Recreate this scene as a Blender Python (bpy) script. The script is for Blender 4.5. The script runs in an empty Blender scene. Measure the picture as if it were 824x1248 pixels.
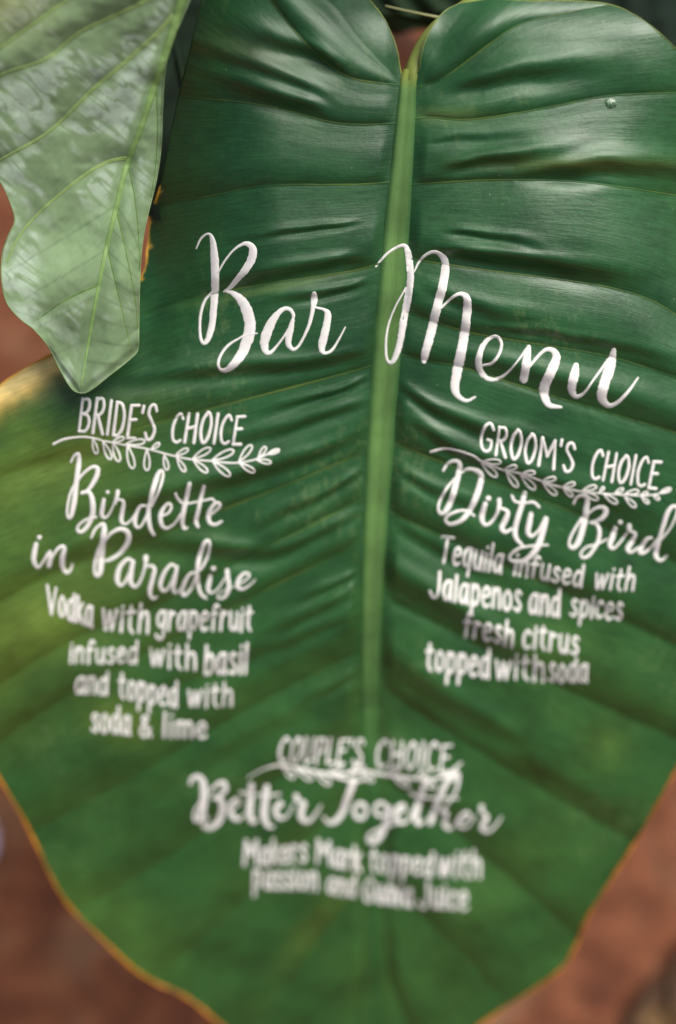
import bpy, math, random
import numpy as np
from mathutils import Vector
random.seed(4)
rng = np.random.default_rng(7)
SC = bpy.context.scene

# ------------------------------------------------------------------ camera
PITCH = math.radians(72)
CAM = np.array([0.0, 0.0, 1.5])
FW = np.array([0.0, math.cos(PITCH), -math.sin(PITCH)])
UP = np.array([0.0, math.sin(PITCH), math.cos(PITCH)])
RT = np.array([1.0, 0.0, 0.0])
cd = bpy.data.cameras.new('camera')
cam = bpy.data.objects.new('camera', cd)
SC.collection.objects.link(cam)
cam.location = CAM
cam.rotation_euler = (math.pi / 2 - PITCH, 0, 0)
cd.sensor_fit = 'HORIZONTAL'
cd.sensor_width = 24
cd.lens = 50
cd.clip_start = 0.01
cd.clip_end = 500
cd.dof.use_dof = True
cd.dof.focus_distance = 0.71
cd.dof.aperture_fstop = 2.15
SC.camera = cam

# ------------------------------------------------------------------ sky, sun, exposure
SUN_EL, SUN_AZ = math.radians(66), math.radians(66)     # azimuth clockwise from +Y (north)
w = bpy.data.worlds.new('World')
SC.world = w
w.use_nodes = True
nt = w.node_tree
bg = nt.nodes['Background']
sky = nt.nodes.new('ShaderNodeTexSky')
sky.sky_type = 'NISHITA'
sky.sun_disc = False
sky.sun_elevation = SUN_EL
sky.sun_rotation = SUN_AZ
sky.air_density = 1.0
sky.dust_density = 6.0
nt.links.new(sky.outputs[0], bg.inputs[0])
bg.inputs[1].default_value = 0.075
sd = bpy.data.lights.new('sun', 'SUN')
sd.energy = 4.1
sd.angle = math.radians(40)
sd.color = (1.0, 0.96, 0.90)
sun = bpy.data.objects.new('sun', sd)
SC.collection.objects.link(sun)
tosun = Vector((math.sin(SUN_AZ) * math.cos(SUN_EL), math.cos(SUN_AZ) * math.cos(SUN_EL), math.sin(SUN_EL)))
sun.rotation_euler = tosun.to_track_quat('Z', 'Y').to_euler()
SC.view_settings.view_transform = 'Standard'
SC.view_settings.look = 'None'
SC.view_settings.gamma = 1
SC.view_settings.use_curve_mapping = False
SC.view_settings.exposure = 0.2

# ------------------------------------------------------------------ helpers
def proj(x, y, Z):
    """point at image-plane direction (x, y) of the place's survey grid, Z metres in front of the camera"""
    x = np.asarray(x, float); y = np.asarray(y, float); Z = np.asarray(Z, float)
    X = (x - 412) / 824 * 0.48
    Y = -(y - 624) / 824 * 0.48
    return CAM + Z[..., None] * (FW + X[..., None] * RT + Y[..., None] * UP)

def ground_pt(x, y, z=0.0):
    X = (x - 412) / 824 * 0.48; Y = -(y - 624) / 824 * 0.48
    d = FW + X * RT + Y * UP
    return CAM + d * ((z - CAM[2]) / d[2])

def make_mesh(name, verts, faces, smooth=True):
    me = bpy.data.meshes.new(name)
    verts = np.asarray(verts, dtype=np.float32).reshape(-1, 3)
    faces = np.asarray(faces, dtype=np.int32)
    n = faces.shape[1]
    me.vertices.add(len(verts)); me.vertices.foreach_set('co', verts.ravel())
    me.loops.add(faces.size); me.loops.foreach_set('vertex_index', faces.ravel())
    me.polygons.add(len(faces))
    me.polygons.foreach_set('loop_start', np.arange(0, faces.size, n, dtype=np.int32))
    me.polygons.foreach_set('loop_total', np.full(len(faces), n, dtype=np.int32))
    me.polygons.foreach_set('use_smooth', np.full(len(faces), smooth, dtype=bool))
    me.update(calc_edges=True)
    return me

def link(name, me, mat, parent=None, label=None, cat=None, group=None, kind=None):
    o = bpy.data.objects.new(name, me)
    SC.collection.objects.link(o)
    if mat is not None and me is not None and not me.materials:
        me.materials.append(mat)
    if parent is not None:
        o.parent = parent
        o.matrix_parent_inverse = parent.matrix_world.inverted()
    if label: o['label'] = label
    if cat: o['category'] = cat
    if group: o['group'] = group
    if kind: o['kind'] = kind
    return o

def empty(name, loc, label, cat, group=None):
    o = bpy.data.objects.new(name, None)
    o.location = loc
    o.empty_display_size = 0.02
    SC.collection.objects.link(o)
    bpy.context.view_layer.update()
    o['label'] = label; o['category'] = cat
    if group: o['group'] = group
    return o

def grid_faces(nu, nv, off=0, flip=False):
    i = np.arange((nu - 1) * (nv - 1))
    r, c = i // (nv - 1), i % (nv - 1)
    a = r * nv + c + off
    f = np.stack([a, a + 1, a + nv + 1, a + nv], 1)
    return f[:, ::-1] if flip else f

def catmull(P, n):
    """n samples per span through the points P (any dimension)"""
    P = np.asarray(P, float)
    if len(P) == 2:
        t = np.linspace(0, 1, n + 1)[:, None]
        return P[0] * (1 - t) + P[1] * t
    Q = np.vstack([2 * P[0] - P[1], P, 2 * P[-1] - P[-2]])
    out = []
    for i in range(1, len(Q) - 2):
        p0, p1, p2, p3 = Q[i - 1], Q[i], Q[i + 1], Q[i + 2]
        t = np.linspace(0, 1, n, endpoint=False)[:, None]
        out.append(0.5 * ((2 * p1) + (-p0 + p2) * t + (2 * p0 - 5 * p1 + 4 * p2 - p3) * t ** 2 + (-p0 + 3 * p1 - 3 * p2 + p3) * t ** 3))
    out.append(Q[-2][None])
    return np.vstack(out)

def resample(C, step):
    d = np.r_[0, np.cumsum(np.hypot(*(C[1:, :2] - C[:-1, :2]).T))]
    n = max(3, int(d[-1] / step) + 1)
    s = np.linspace(0, d[-1], n)
    return np.stack([np.interp(s, d, C[:, k]) for k in range(C.shape[1])], 1)

def smooth01(x):
    x = np.clip(x, 0, 1)
    return x * x * (3 - 2 * x)

def vnoise(x, y, seed=0):
    """cheap smooth value noise in -1..1"""
    r = np.random.default_rng(seed).uniform(-1, 1, (64, 64))
    xi = np.floor(x).astype(int); yi = np.floor(y).astype(int)
    fx = smooth01(x - xi); fy = smooth01(y - yi)
    g = lambda a, b: r[a % 64, b % 64]
    return (g(xi, yi) * (1 - fx) + g(xi + 1, yi) * fx) * (1 - fy) + (g(xi, yi + 1) * (1 - fx) + g(xi + 1, yi + 1) * fx) * fy

# ------------------------------------------------------------------ materials
def new_mat(name):
    m = bpy.data.materials.new(name); m.use_nodes = True
    return m, m.node_tree, m.node_tree.nodes, m.node_tree.links

def N(nodes, kind, **kw):
    n = nodes.new(kind)
    for k, v in kw.items():
        if k.startswith('i_'):
            n.inputs[k[2:]].default_value = v
        else:
            setattr(n, k, v)
    return n

def ramp(nodes, pts):
    r = nodes.new('ShaderNodeValToRGB')
    e = r.color_ramp.elements
    while len(e) < len(pts): e.new(0.5)
    for el, (p, c) in zip(e, pts):
        el.position = p
        el.color = (c, c, c, 1) if isinstance(c, (int, float)) else (*c, 1)
    return r

def leaf_material(name, rough=0.36, spec=0.5, transl=0.18, streak=0.35, speck=True, bump=0.25, tcol=(0.35, 0.55, 0.08), coat=0.0, stint=(1, 1, 1)):
    m, t, nd, ln = new_mat(name)
    b = nd['Principled BSDF']
    out = nd['Material Output']
    at = N(nd, 'ShaderNodeAttribute', attribute_name='tint')
    uv = N(nd, 'ShaderNodeUVMap', uv_map='vein_uv')
    # streaks that run with the veins
    mp = N(nd, 'ShaderNodeMapping'); mp.inputs['Scale'].default_value = (1.1, 15, 1)
    ln.new(uv.outputs[0], mp.inputs[0])
    n1 = N(nd, 'ShaderNodeTexNoise', i_Scale=3.0, i_Detail=6.0, i_Roughness=0.6)
    ln.new(mp.outputs[0], n1.inputs['Vector'])
    tc = N(nd, 'ShaderNodeTexCoord')
    n2 = N(nd, 'ShaderNodeTexNoise', i_Scale=28.0, i_Detail=5.0, i_Roughness=0.6)
    ln.new(tc.outputs['Object'], n2.inputs['Vector'])
    n3 = N(nd, 'ShaderNodeTexNoise', i_Scale=420.0, i_Detail=3.0, i_Roughness=0.7)
    ln.new(tc.outputs['Object'], n3.inputs['Vector'])
    r1 = ramp(nd, [(0.3, 1 - streak), (0.7, 1 + streak * 0.6)])
    ln.new(n1.outputs[0], r1.inputs[0])
    r2 = ramp(nd, [(0.3, 0.66), (0.5, 1.0), (0.72, 1.3)])
    ln.new(n2.outputs[0], r2.inputs[0])
    mul = N(nd, 'ShaderNodeMix', data_type='RGBA', blend_type='MULTIPLY'); mul.inputs[0].default_value = 1
    ln.new(at.outputs['Color'], mul.inputs[6]); ln.new(r1.outputs[0], mul.inputs[7])
    mul2 = N(nd, 'ShaderNodeMix', data_type='RGBA', blend_type='MULTIPLY'); mul2.inputs[0].default_value = 1
    ln.new(mul.outputs[2], mul2.inputs[6]); ln.new(r2.outputs[0], mul2.inputs[7])
    col = mul2.outputs[2]
    if speck:   # little pale scars and scratches
        mp2 = N(nd, 'ShaderNodeMapping'); mp2.inputs['Scale'].default_value = (260, 120, 200); mp2.inputs['Rotation'].default_value = (0.3, 0.5, 0.7)
        ln.new(tc.outputs['Object'], mp2.inputs[0])
        n4 = N(nd, 'ShaderNodeTexNoise', i_Scale=1.0, i_Detail=4.0, i_Roughness=0.7)
        ln.new(mp2.outputs[0], n4.inputs['Vector'])
        n5 = N(nd, 'ShaderNodeTexNoise', i_Scale=14.0, i_Detail=2.0)
        ln.new(tc.outputs['Object'], n5.inputs['Vector'])
        ms = N(nd, 'ShaderNodeMath', operation='MULTIPLY'); ln.new(n4.outputs[0], ms.inputs[0]); ln.new(n5.outputs[0], ms.inputs[1])
        r3 = ramp(nd, [(0.33, 0.0), (0.45, 0.45)])
        ln.new(ms.outputs[0], r3.inputs[0])
        mx = N(nd, 'ShaderNodeMix', data_type='RGBA'); mx.inputs[7].default_value = (0.13, 0.2, 0.07, 1)
        ln.new(r3.outputs[0], mx.inputs[0]); ln.new(col, mx.inputs[6])
        col = mx.outputs[2]
    if speck:
        n6 = N(nd, 'ShaderNodeTexVoronoi', i_Scale=150.0)
        ln.new(tc.outputs['Object'], n6.inputs['Vector'])
        r6 = ramp(nd, [(0.055, 0.6), (0.085, 0.0)]); ln.new(n6.outputs['Distance'], r6.inputs[0])
        n7 = N(nd, 'ShaderNodeTexNoise', i_Scale=22.0, i_Detail=2.0); ln.new(tc.outputs['Object'], n7.inputs['Vector'])
        r7 = ramp(nd, [(0.52, 0.0), (0.66, 1.0)]); ln.new(n7.outputs[0], r7.inputs[0])
        m6 = N(nd, 'ShaderNodeMath', operation='MULTIPLY'); ln.new(r6.outputs[0], m6.inputs[0]); ln.new(r7.outputs[0], m6.inputs[1])
        mx6 = N(nd, 'ShaderNodeMix', data_type='RGBA'); mx6.inputs[7].default_value = (0.22, 0.27, 0.14, 1)
        ln.new(m6.outputs[0], mx6.inputs[0]); ln.new(col, mx6.inputs[6]); col = mx6.outputs[2]
    ln.new(col, b.inputs['Base Color'])
    rr = ramp(nd, [(0.25, rough - 0.08), (0.75, rough + 0.16)])
    rmx = N(nd, 'ShaderNodeMix', data_type='FLOAT'); rmx.inputs[0].default_value = 0.45
    ln.new(n2.outputs[0], rmx.inputs[2]); ln.new(n3.outputs[0], rmx.inputs[3]); ln.new(rmx.outputs[0], rr.inputs[0]); ln.new(rr.outputs[0], b.inputs['Roughness'])
    sr = ramp(nd, [(0.3, spec * 0.55), (0.7, spec)]); smx = N(nd, 'ShaderNodeMix', data_type='FLOAT'); smx.inputs[0].default_value = 0.5
    ln.new(n1.outputs[0], smx.inputs[2]); ln.new(n3.outputs[0], smx.inputs[3]); ln.new(smx.outputs[0], sr.inputs[0]); ln.new(sr.outputs[0], b.inputs['Specular IOR Level'])
    b.inputs['Specular Tint'].default_value = (*stint, 1)
    b.inputs['Coat Weight'].default_value = coat; b.inputs['Coat Roughness'].default_value = 0.5
    bp = N(nd, 'ShaderNodeBump', i_Strength=bump, i_Distance=0.0012)
    ln.new(n1.outputs[0], bp.inputs['Height'])
    bp2 = N(nd, 'ShaderNodeBump', i_Strength=0.22, i_Distance=0.0005)
    ln.new(n3.outputs[0], bp2.inputs['Height']); ln.new(bp.outputs[0], bp2.inputs['Normal'])
    ln.new(bp2.outputs[0], b.inputs['Normal'])
    tr = N(nd, 'ShaderNodeBsdfTranslucent')
    tm = N(nd, 'ShaderNodeMix', data_type='RGBA'); tm.inputs[0].default_value = 0.4; tm.inputs[7].default_value = (*tcol, 1)
    ln.new(col, tm.inputs[6]); ln.new(tm.outputs[2], tr.inputs['Color'])
    mix = N(nd, 'ShaderNodeMixShader'); mix.inputs[0].default_value = transl
    ln.new(b.outputs[0], mix.inputs[1]); ln.new(tr.outputs[0], mix.inputs[2]); ln.new(mix.outputs[0], out.inputs[0])
    return m

def plain_mat(name, c0, c1, scale=60, rough=0.5, spec=0.4, bump=0.2, dist=0.0006, stretch=(1, 1, 1), sss=0.0):
    m, t, nd, ln = new_mat(name)
    b = nd['Principled BSDF']
    tc = N(nd, 'ShaderNodeTexCoord')
    mp = N(nd, 'ShaderNodeMapping'); mp.inputs['Scale'].default_value = stretch
    ln.new(tc.outputs['Object'], mp.inputs[0])
    n1 = N(nd, 'ShaderNodeTexNoise', i_Scale=scale, i_Detail=6.0, i_Roughness=0.6)
    ln.new(mp.outputs[0], n1.inputs['Vector'])
    r = ramp(nd, [(0.3, c0), (0.7, c1)])
    ln.new(n1.outputs[0], r.inputs[0]); ln.new(r.outputs[0], b.inputs['Base Color'])
    b.inputs['Roughness'].default_value = rough
    b.inputs['Specular IOR Level'].default_value = spec
    bp = N(nd, 'ShaderNodeBump', i_Strength=bump, i_Distance=dist)
    ln.new(n1.outputs[0], bp.inputs['Height']); ln.new(bp.outputs[0], b.inputs['Normal'])
    if sss:
        b.inputs['Subsurface Weight'].default_value = sss
        b.inputs['Subsurface Radius'].default_value = (0.004, 0.004, 0.002)
    return m

M_BLADE = leaf_material('glossy_leaf', rough=0.39, spec=1.0, transl=0.14, streak=0.30, bump=0.14, tcol=(0.12, 0.40, 0.05), stint=(0.92, 1.0, 0.94))
M_PALE = leaf_material('sage_leaf', rough=0.58, spec=0.25, transl=0.14, streak=0.10, speck=False, bump=0.15)
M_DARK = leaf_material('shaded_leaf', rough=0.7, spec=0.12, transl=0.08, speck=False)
M_RIB = leaf_material('midrib_skin', rough=0.45, spec=0.4, transl=0.1, streak=0.12, speck=False, bump=0.1)
M_VEIN = plain_mat('vein_skin', (0.07, 0.16, 0.035), (0.15, 0.24, 0.05), 40, 0.5, 0.3)
M_PALERIB = plain_mat('pale_midrib_skin', (0.17, 0.29, 0.085), (0.23, 0.36, 0.12), 14, 0.5, 0.3)
M_PALEVEIN = plain_mat('pale_vein_skin', (0.19, 0.29, 0.09), (0.25, 0.35, 0.12), 20, 0.55, 0.3)
M_PAINT = plain_mat('white_paint', (0.76, 0.74, 0.71), (0.86, 0.83, 0.79), 160, 0.85, 0.1, bump=0.25, dist=0.0003)
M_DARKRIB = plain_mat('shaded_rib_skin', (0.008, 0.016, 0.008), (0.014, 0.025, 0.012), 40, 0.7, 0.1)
M_PETIOLE = plain_mat('petiole_skin', (0.13, 0.20, 0.045), (0.24, 0.29, 0.06), 30, 0.4, 0.45)

def margin_material():
    m, t, nd, ln = new_mat('leaf_margin_skin')
    b = nd['Principled BSDF']
    at = N(nd, 'ShaderNodeAttribute', attribute_name='tint')
    ln.new(at.outputs['Color'], b.inputs['Base Color'])
    b.inputs['Roughness'].default_value = 0.45
    tr = N(nd, 'ShaderNodeBsdfTranslucent'); ln.new(at.outputs['Color'], tr.inputs['Color'])
    mix = N(nd, 'ShaderNodeMixShader'); mix.inputs[0].default_value = 0.35
    ln.new(b.outputs[0], mix.inputs[1]); ln.new(tr.outputs[0], mix.inputs[2]); ln.new(mix.outputs[0], nd['Material Output'].inputs[0])
    return m
M_MARGIN = margin_material()

# ------------------------------------------------------------------ ground
def ground_material():
    m, t, nd, ln = new_mat('red_clay')
    b = nd['Principled BSDF']
    tc = N(nd, 'ShaderNodeTexCoord')
    n1 = N(nd, 'ShaderNodeTexNoise', i_Scale=9.0, i_Detail=7.0, i_Roughness=0.6)
    n2 = N(nd, 'ShaderNodeTexNoise', i_Scale=38.0, i_Detail=5.0, i_Roughness=0.65)
    n3 = N(nd, 'ShaderNodeTexNoise', i_Scale=2.2, i_Detail=3.0)
    for n in (n1, n2, n3): ln.new(tc.outputs['Object'], n.inputs['Vector'])
    r1 = ramp(nd, [(0.3, (0.075, 0.023, 0.012)), (0.5, (0.15, 0.052, 0.024)), (0.68, (0.19, 0.10, 0.056))])
    ln.new(n1.outputs[0], r1.inputs[0])
    r2 = ramp(nd, [(0.35, 0.62), (0.65, 1.2)])
    ln.new(n2.outputs[0], r2.inputs[0])
    mul = N(nd, 'ShaderNodeMix', data_type='RGBA', blend_type='MULTIPLY'); mul.inputs[0].default_value = 1
    ln.new(r1.outputs[0], mul.inputs[6]); ln.new(r2.outputs[0], mul.inputs[7])
    ln.new(mul.outputs[2], b.inputs['Base Color'])
    b.inputs['Roughness'].default_value = 0.85
    b.inputs['Specular IOR Level'].default_value = 0.2
    bp = N(nd, 'ShaderNodeBump', i_Strength=0.6, i_Distance=0.01)
    ln.new(n2.outputs[0], bp.inputs['Height']); ln.new(bp.outputs[0], b.inputs['Normal'])
    return m
def build_ground():
    # one sheet to the horizon, finer and uneven round the plant
    c = np.concatenate([[-400, -120, -40, -15, -6], np.linspace(-3, 3, 121), [6, 15, 40, 120, 400]])
    X, Y = np.meshgrid(c, c + 0.8, indexing='ij')
    R = np.hypot(X, Y - 0.8)
    fade = np.clip(1 - (R - 2) / 1.0, 0, 1)
    Zg = (vnoise(X * 3, Y * 3, 3) * 0.012 + vnoise(X * 11, Y * 11, 4) * 0.004) * fade
    v = np.stack([X, Y, Zg], -1)
    n = len(c)
    link('ground', make_mesh('ground', v, grid_faces(n, n)), ground_material(), kind='structure')
build_ground()

# ------------------------------------------------------------------ the big leaf: its surface
MM = 1e-3
def base_depth(x, y):
    t = (y - 230) / 1000
    tp = np.clip(t, 0, None)
    return 0.71 + 0.13 * t + 0.15 * tp ** 2

MID = np.array([(499, 60), (498, 92), (494, 150), (486, 250), (478, 350), (470, 450), (463, 550), (457, 650), (453, 750), (451, 850), (453, 950), (456, 1050), (458, 1180), (460, 1330)], float)
_m = catmull(MID, 20)
def midx(y): return np.interp(y, _m[:, 1], _m[:, 0])

LEFT_VEINS = [
    [(330, -60), (400, 0), (440, 50), (488, 100)],
    [(300, -40), (345, 20), (375, 55), (405, 82), (435, 97), (488, 104)],
    [(180, 112), (225, 118), (300, 125), (350, 135), (400, 148), (440, 152), (488, 150)],
    [(150, 262), (200, 250), (270, 236), (310, 228), (350, 225), (430, 225), (484, 222)],
    [(150, 395), (200, 374), (260, 358), (330, 345), (400, 335), (440, 328), (478, 316)],
    [(-80, 612), (60, 560), (160, 525), (235, 504), (315, 483), (380, 466), (440, 450), (470, 440)],
    [(-80, 780), (0, 733), (87, 690), (160, 669), (249, 630), (320, 603), (377, 580), (440, 552), (463, 538)],
    [(-80, 885), (0, 833), (74, 787), (125, 765), (200, 733), (300, 680), (380, 640), (458, 600)],
    [(-80, 960), (60, 862), (198, 786), (278, 744), (336, 713), (400, 681), (455, 650)],
    [(0, 1035), (110, 975), (200, 925), (270, 882), (350, 838), (420, 803), (453, 785)],
    [(50, 1130), (180, 1060), (280, 990), (350, 940), (420, 900), (452, 880)],
    [(120, 1250), (240, 1150), (330, 1065), (400, 1000), (455, 960)],
    [(250, 1330), (330, 1230), (400, 1130), (457, 1060)],
    [(360, 1380), (420, 1260), (458, 1150)],
]
RIGHT_VEINS = [
    [(508, 92), (530, 60), (560, 20), (590, -20)],
    [(505, 108), (540, 95), (575, 70), (602, 50), (636, 29), (698, 14), (780, 0)],
    [(500, 146), (521, 143), (560, 146), (597, 143), (669, 131), (741, 117), (824, 113), (900, 112)],
    [(490, 228), (506, 225), (560, 221), (620, 219), (680, 220), (728, 224), (792, 233), (850, 243), (930, 260)],
    [(482, 312), (534, 321), (599, 330), (663, 338), (736, 349), (784, 362), (824, 383), (930, 450)],
    [(478, 372), (530, 393), (575, 406), (626, 415), (677, 423), (752, 437), (850, 470), (930, 505)],
    [(472, 428), (520, 440), (560, 447), (617, 465), (700, 491), (824, 528), (930, 565)],
    [(463, 536), (490, 545), (560, 572), (629, 599), (700, 626), (824, 685), (930, 740)],
    [(457, 618), (475, 625), (528, 649), (600, 683), (660, 710), (700, 728), (824, 787), (920, 835)],
    [(453, 722), (468, 728), (550, 769), (607, 800), (669, 831), (740, 862), (824, 900), (900, 935)],
    [(451, 830), (463, 836), (492, 855), (540, 888), (600, 925), (700, 985), (800, 1040)],
    [(453, 940), (520, 985), (600, 1050), (680, 1120), (740, 1170)],
    [(457, 1060), (520, 1120), (590, 1190), (650, 1260)],
    [(458, 1150), (500, 1250), (560, 1370)],
]
def vein_fn(pts):
    c = catmull(sorted(pts), 12)
    xs, ys = c[:, 0], c[:, 1]
    s0 = (ys[6] - ys[0]) / (xs[6] - xs[0] + 1e-9); s1 = (ys[-1] - ys[-7]) / (xs[-1] - xs[-7] + 1e-9)
    xs = np.r_[xs[0] - 600, xs, xs[-1] + 600]; ys = np.r_[ys[0] - 600 * s0, ys, ys[-1] + 600 * s1]
    return lambda x: np.interp(x, xs, ys)
LF = [vein_fn(p) for p in LEFT_VEINS]
RF = [vein_fn(p) for p in RIGHT_VEINS]

# folds: (points, half width, depth in mm); the surface steps down along them
FOLDS = [
    ([(545, 112), (590, 100), (650, 88), (700, 84)], 13, 1.9),
    ([(520, 172), (560, 168), (620, 165)], 6, 0.6),
    ([(540, 205), (580, 198), (640, 190), (665, 188)], 8, 1.5),
    ([(640, 212), (700, 206), (770, 203), (850, 212)], 12, 2.0),
    ([(545, 282), (590, 285), (632, 294)], 5, 0.9),
    ([(530, 306), (590, 314), (650, 320), (710, 330)], 9, 2.0),
    ([(515, 352), (560, 366), (610, 384), (650, 392)], 10, 1.0),
    ([(590, 398), (640, 404), (700, 412), (760, 424)], 5, 0.7),
    ([(560, 434), (620, 448), (700, 470), (790, 500)], 12, 1.2),
    ([(486, 470), (530, 500), (588, 524), (650, 540)], 9, 1.4),
    ([(500, 516), (560, 552), (640, 580), (720, 606)], 9, 1.2),
    ([(485, 575), (530, 600), (600, 628)], 8, 1.0),
    ([(480, 640), (540, 672), (600, 700)], 9, 1.0),
    ([(470, 700), (520, 728), (590, 770), (640, 800)], 12, 1.7),
    ([(468, 800), (510, 832), (560, 866), (640, 905)], 12, 1.4),
    ([(640, 930), (680, 950), (720, 975)], 10, 0.9),
    # left
    ([(318, 46), (370, 62), (420, 84)], 10, 1.5),
    ([(250, 60), (330, 88), (400, 116)], 8, 0.9),
    ([(290, 105), (345, 122), (395, 136)], 10, 1.3),
    ([(318, 288), (370, 281), (433, 271)], 4, 0.8),
    ([(300, 340), (370, 328), (440, 314)], 8, 1.6),
    ([(360, 362), (400, 356), (445, 346)], 5, 1.1),
    ([(180, 462), (280, 452), (370, 444), (440, 430)], 9, 1.6),
    ([(360, 492), (410, 478), (445, 462)], 4, 1.4),
    ([(300, 535), (370, 516), (447, 490)], 7, 1.3),
    ([(180, 610), (300, 582), (380, 556), (440, 530)], 10, 2.0),
    ([(340, 628), (390, 606), (440, 576)], 6, 1.7),
    ([(230, 668), (330, 676), (390, 650), (436, 626)], 9, 1.9),
    ([(376, 728), (405, 716), (434, 700)], 5, 1.4),
    ([(330, 772), (380, 750), (430, 722)], 8, 1.6),
    ([(220, 830), (300, 800), (370, 775), (430, 748)], 9, 1.2),
    ([(380, 850), (410, 836), (440, 815)], 5, 1.0),
    ([(40, 700), (100, 672), (160, 650)], 10, 0.9),
    ([(60, 560), (130, 545), (190, 524)], 9, 0.9),
    ([(230, 940), (320, 890), (400, 850)], 13, 1.1),
]

def height(x, y):
    """relief of the blade in mm towards the viewer"""
    x = np.asarray(x, float); y = np.asarray(y, float)
    h = np.zeros(np.broadcast(x, y).shape)
    x, y = np.broadcast_arrays(x, y)
    dm = x - midx(y)
    a = np.abs(dm)
    # valley along the midrib
    vdepth = np.interp(y, [80, 300, 800, 1200], [6.5, 7.5, 6.0, 2.0])
    h += vdepth * (1 - np.exp(-a / 62))
    # the upper left side rolls back
    up = smooth01((500 - y) / 230)
    dl_ = np.clip(345 - x, 0, None)
    h -= up * np.where(dl_ < 150, 0.0017 * dl_ ** 2, 0.0017 * 150 ** 2 + 18 * (1 - np.exp(-(dl_ - 150) * 0.51 / 18)))
    # the upper right side bulges and rolls back past its crest
    crest = np.interp(y, [0, 120, 240, 340, 430, 600], [770, 770, 715, 735, 790, 860])
    h -= 0.0016 * np.clip(x - crest, 0, None) ** 2
    h += 6.5 * np.exp(-(((x - 670) / 100) ** 2 + ((y - 290) / 170) ** 2))
    # top of the right lobe rolls back, and its inner edge lifts over the stalk
    h -= np.where(x > 500, 0.004 * np.clip(48 - y, 0, None) ** 2, 0)
    h += np.where(dm > 0, 3.0 * np.exp(-((x - 515) / 16) ** 2) * smooth01((104 - y) / 40), 0)
    # inner edge of the left lobe
    h -= np.where(dm < 0, 4.5 * smooth01((x - 400 - 0.25 * y) / 70) * smooth01((70 - y) / 60), 0)
    # the lower left lifts a little, rim curls towards the light
    h += 7 * np.exp(-(((x + 20) / 120) ** 2 + ((y - 700) / 170) ** 2))
    rim = (y - (468 - 0.55 * x))                    # distance below the upper left rim
    h -= np.where((x < 110), 7.0 * np.exp(-np.clip(rim, 0, None) / 14) * smooth01((560 - y) / 60), 0)
    # soft undulation
    h += 1.6 * vnoise(x / 170, y / 150, 11) + 0.5 * vnoise(x / 60, y / 55, 12)
    # veins: quilting between them and a crease on each
    side = dm < 0
    reach = smooth01((a - 12) / 18)
    fall = np.interp(a, [0, 150, 420], [1.0, 1.0, 0.8]) * np.interp(y, [0, 600, 900, 1200], [1, 1.3, 1.8, 1.3])
    for fs, msk in ((LF, side), (RF, ~side)):
        xs, ys = x[msk], y[msk]
        if xs.size == 0: continue
        V = np.stack([f(xs) for f in fs])
        V = np.maximum.accumulate(V, 0)
        idx = np.clip((V <= ys).sum(0) - 1, 0, len(fs) - 2)
        lo = np.take_along_axis(V, idx[None], 0)[0]; hi = np.take_along_axis(V, idx[None] + 1, 0)[0]
        gap = np.maximum(hi - lo, 4)
        t = np.clip((ys - lo) / gap, 0, 1)
        q = np.sin(np.pi * t ** 1.75) * np.clip(gap / 75, 0.2, 1.15) * 2.5
        dl = np.where(ys > lo, ys - lo, 0); dh = np.clip(hi - ys, 0, None)
        q -= 0.75 * np.exp(-dh / 5.0) + 0.75 * np.exp(-dl / 12.0)
        # drawn-out wrinkles between the veins
        ph = idx + t
        gs = np.clip(gap / 70, 0.15, 1.2)
        q += gs * (0.62 * vnoise(xs / 210 + 7, ph * 3.0, 21) * np.exp(-a[msk] / 420) + 0.15 * vnoise(xs / 120, ph * 7.0, 22) * np.exp(-a[msk] / 260) + 0.03 * vnoise(xs / 90, ph * 19.0, 23))
        h[msk] += q * reach[msk] * fall[msk]
    for pts, w_, A in FOLDS:
        P = np.asarray(sorted(pts), float)
        right = P[0, 0] > 470
        I, O_ = (P[0], P[-1]) if right else (P[-1], P[0])          # end at the midrib, end towards the margin
        nb = P[-2] if right else P[1]
        O2 = O_ + (O_ - nb) / (abs(O_[0] - nb[0]) + 1e-9) * abs(O_[0] - I[0]) * 0.7
        P = np.vstack([P, O2]) if right else np.vstack([O2, P])
        x0, x1 = P[0, 0], P[-1, 0]
        box = (x > x0 - 12) & (x < x1 + 12) & (y > P[:, 1].min() - 4 * w_ - 20) & (y < P[:, 1].max() + 4 * w_ + 20)
        if not box.any(): continue
        c = catmull(P, 10)
        xb, yb = x[box], y[box]
        fy = np.interp(xb, c[:, 0], c[:, 1]) + 2.0 * vnoise(xb / 35, xb * 0 + w_ + P[0, 1], 77)
        sl = (P[-1, 1] - P[0, 1]) / (x1 - x0)
        u = (xb - I[0]) / (O2[0] - I[0])
        win = smooth01((u + 0.06) / 0.22) * smooth01((1.0 - u) / 0.7)
        ww = w_ * (0.7 + 0.7 * np.clip(u, 0, 1))
        d = (yb - fy) / math.sqrt(1 + sl * sl) / ww
        h[box] += smooth01((a[box] - 6) / 22) * -A * 1.4 * win * d * np.exp(0.5 - 0.5 * d * d)
    return h

def leaf_pos(x, y, lift=0.0):
    return proj(x, y, base_depth(np.asarray(x, float), np.asarray(y, float)) - (height(x, y) + lift) * MM)

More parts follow.
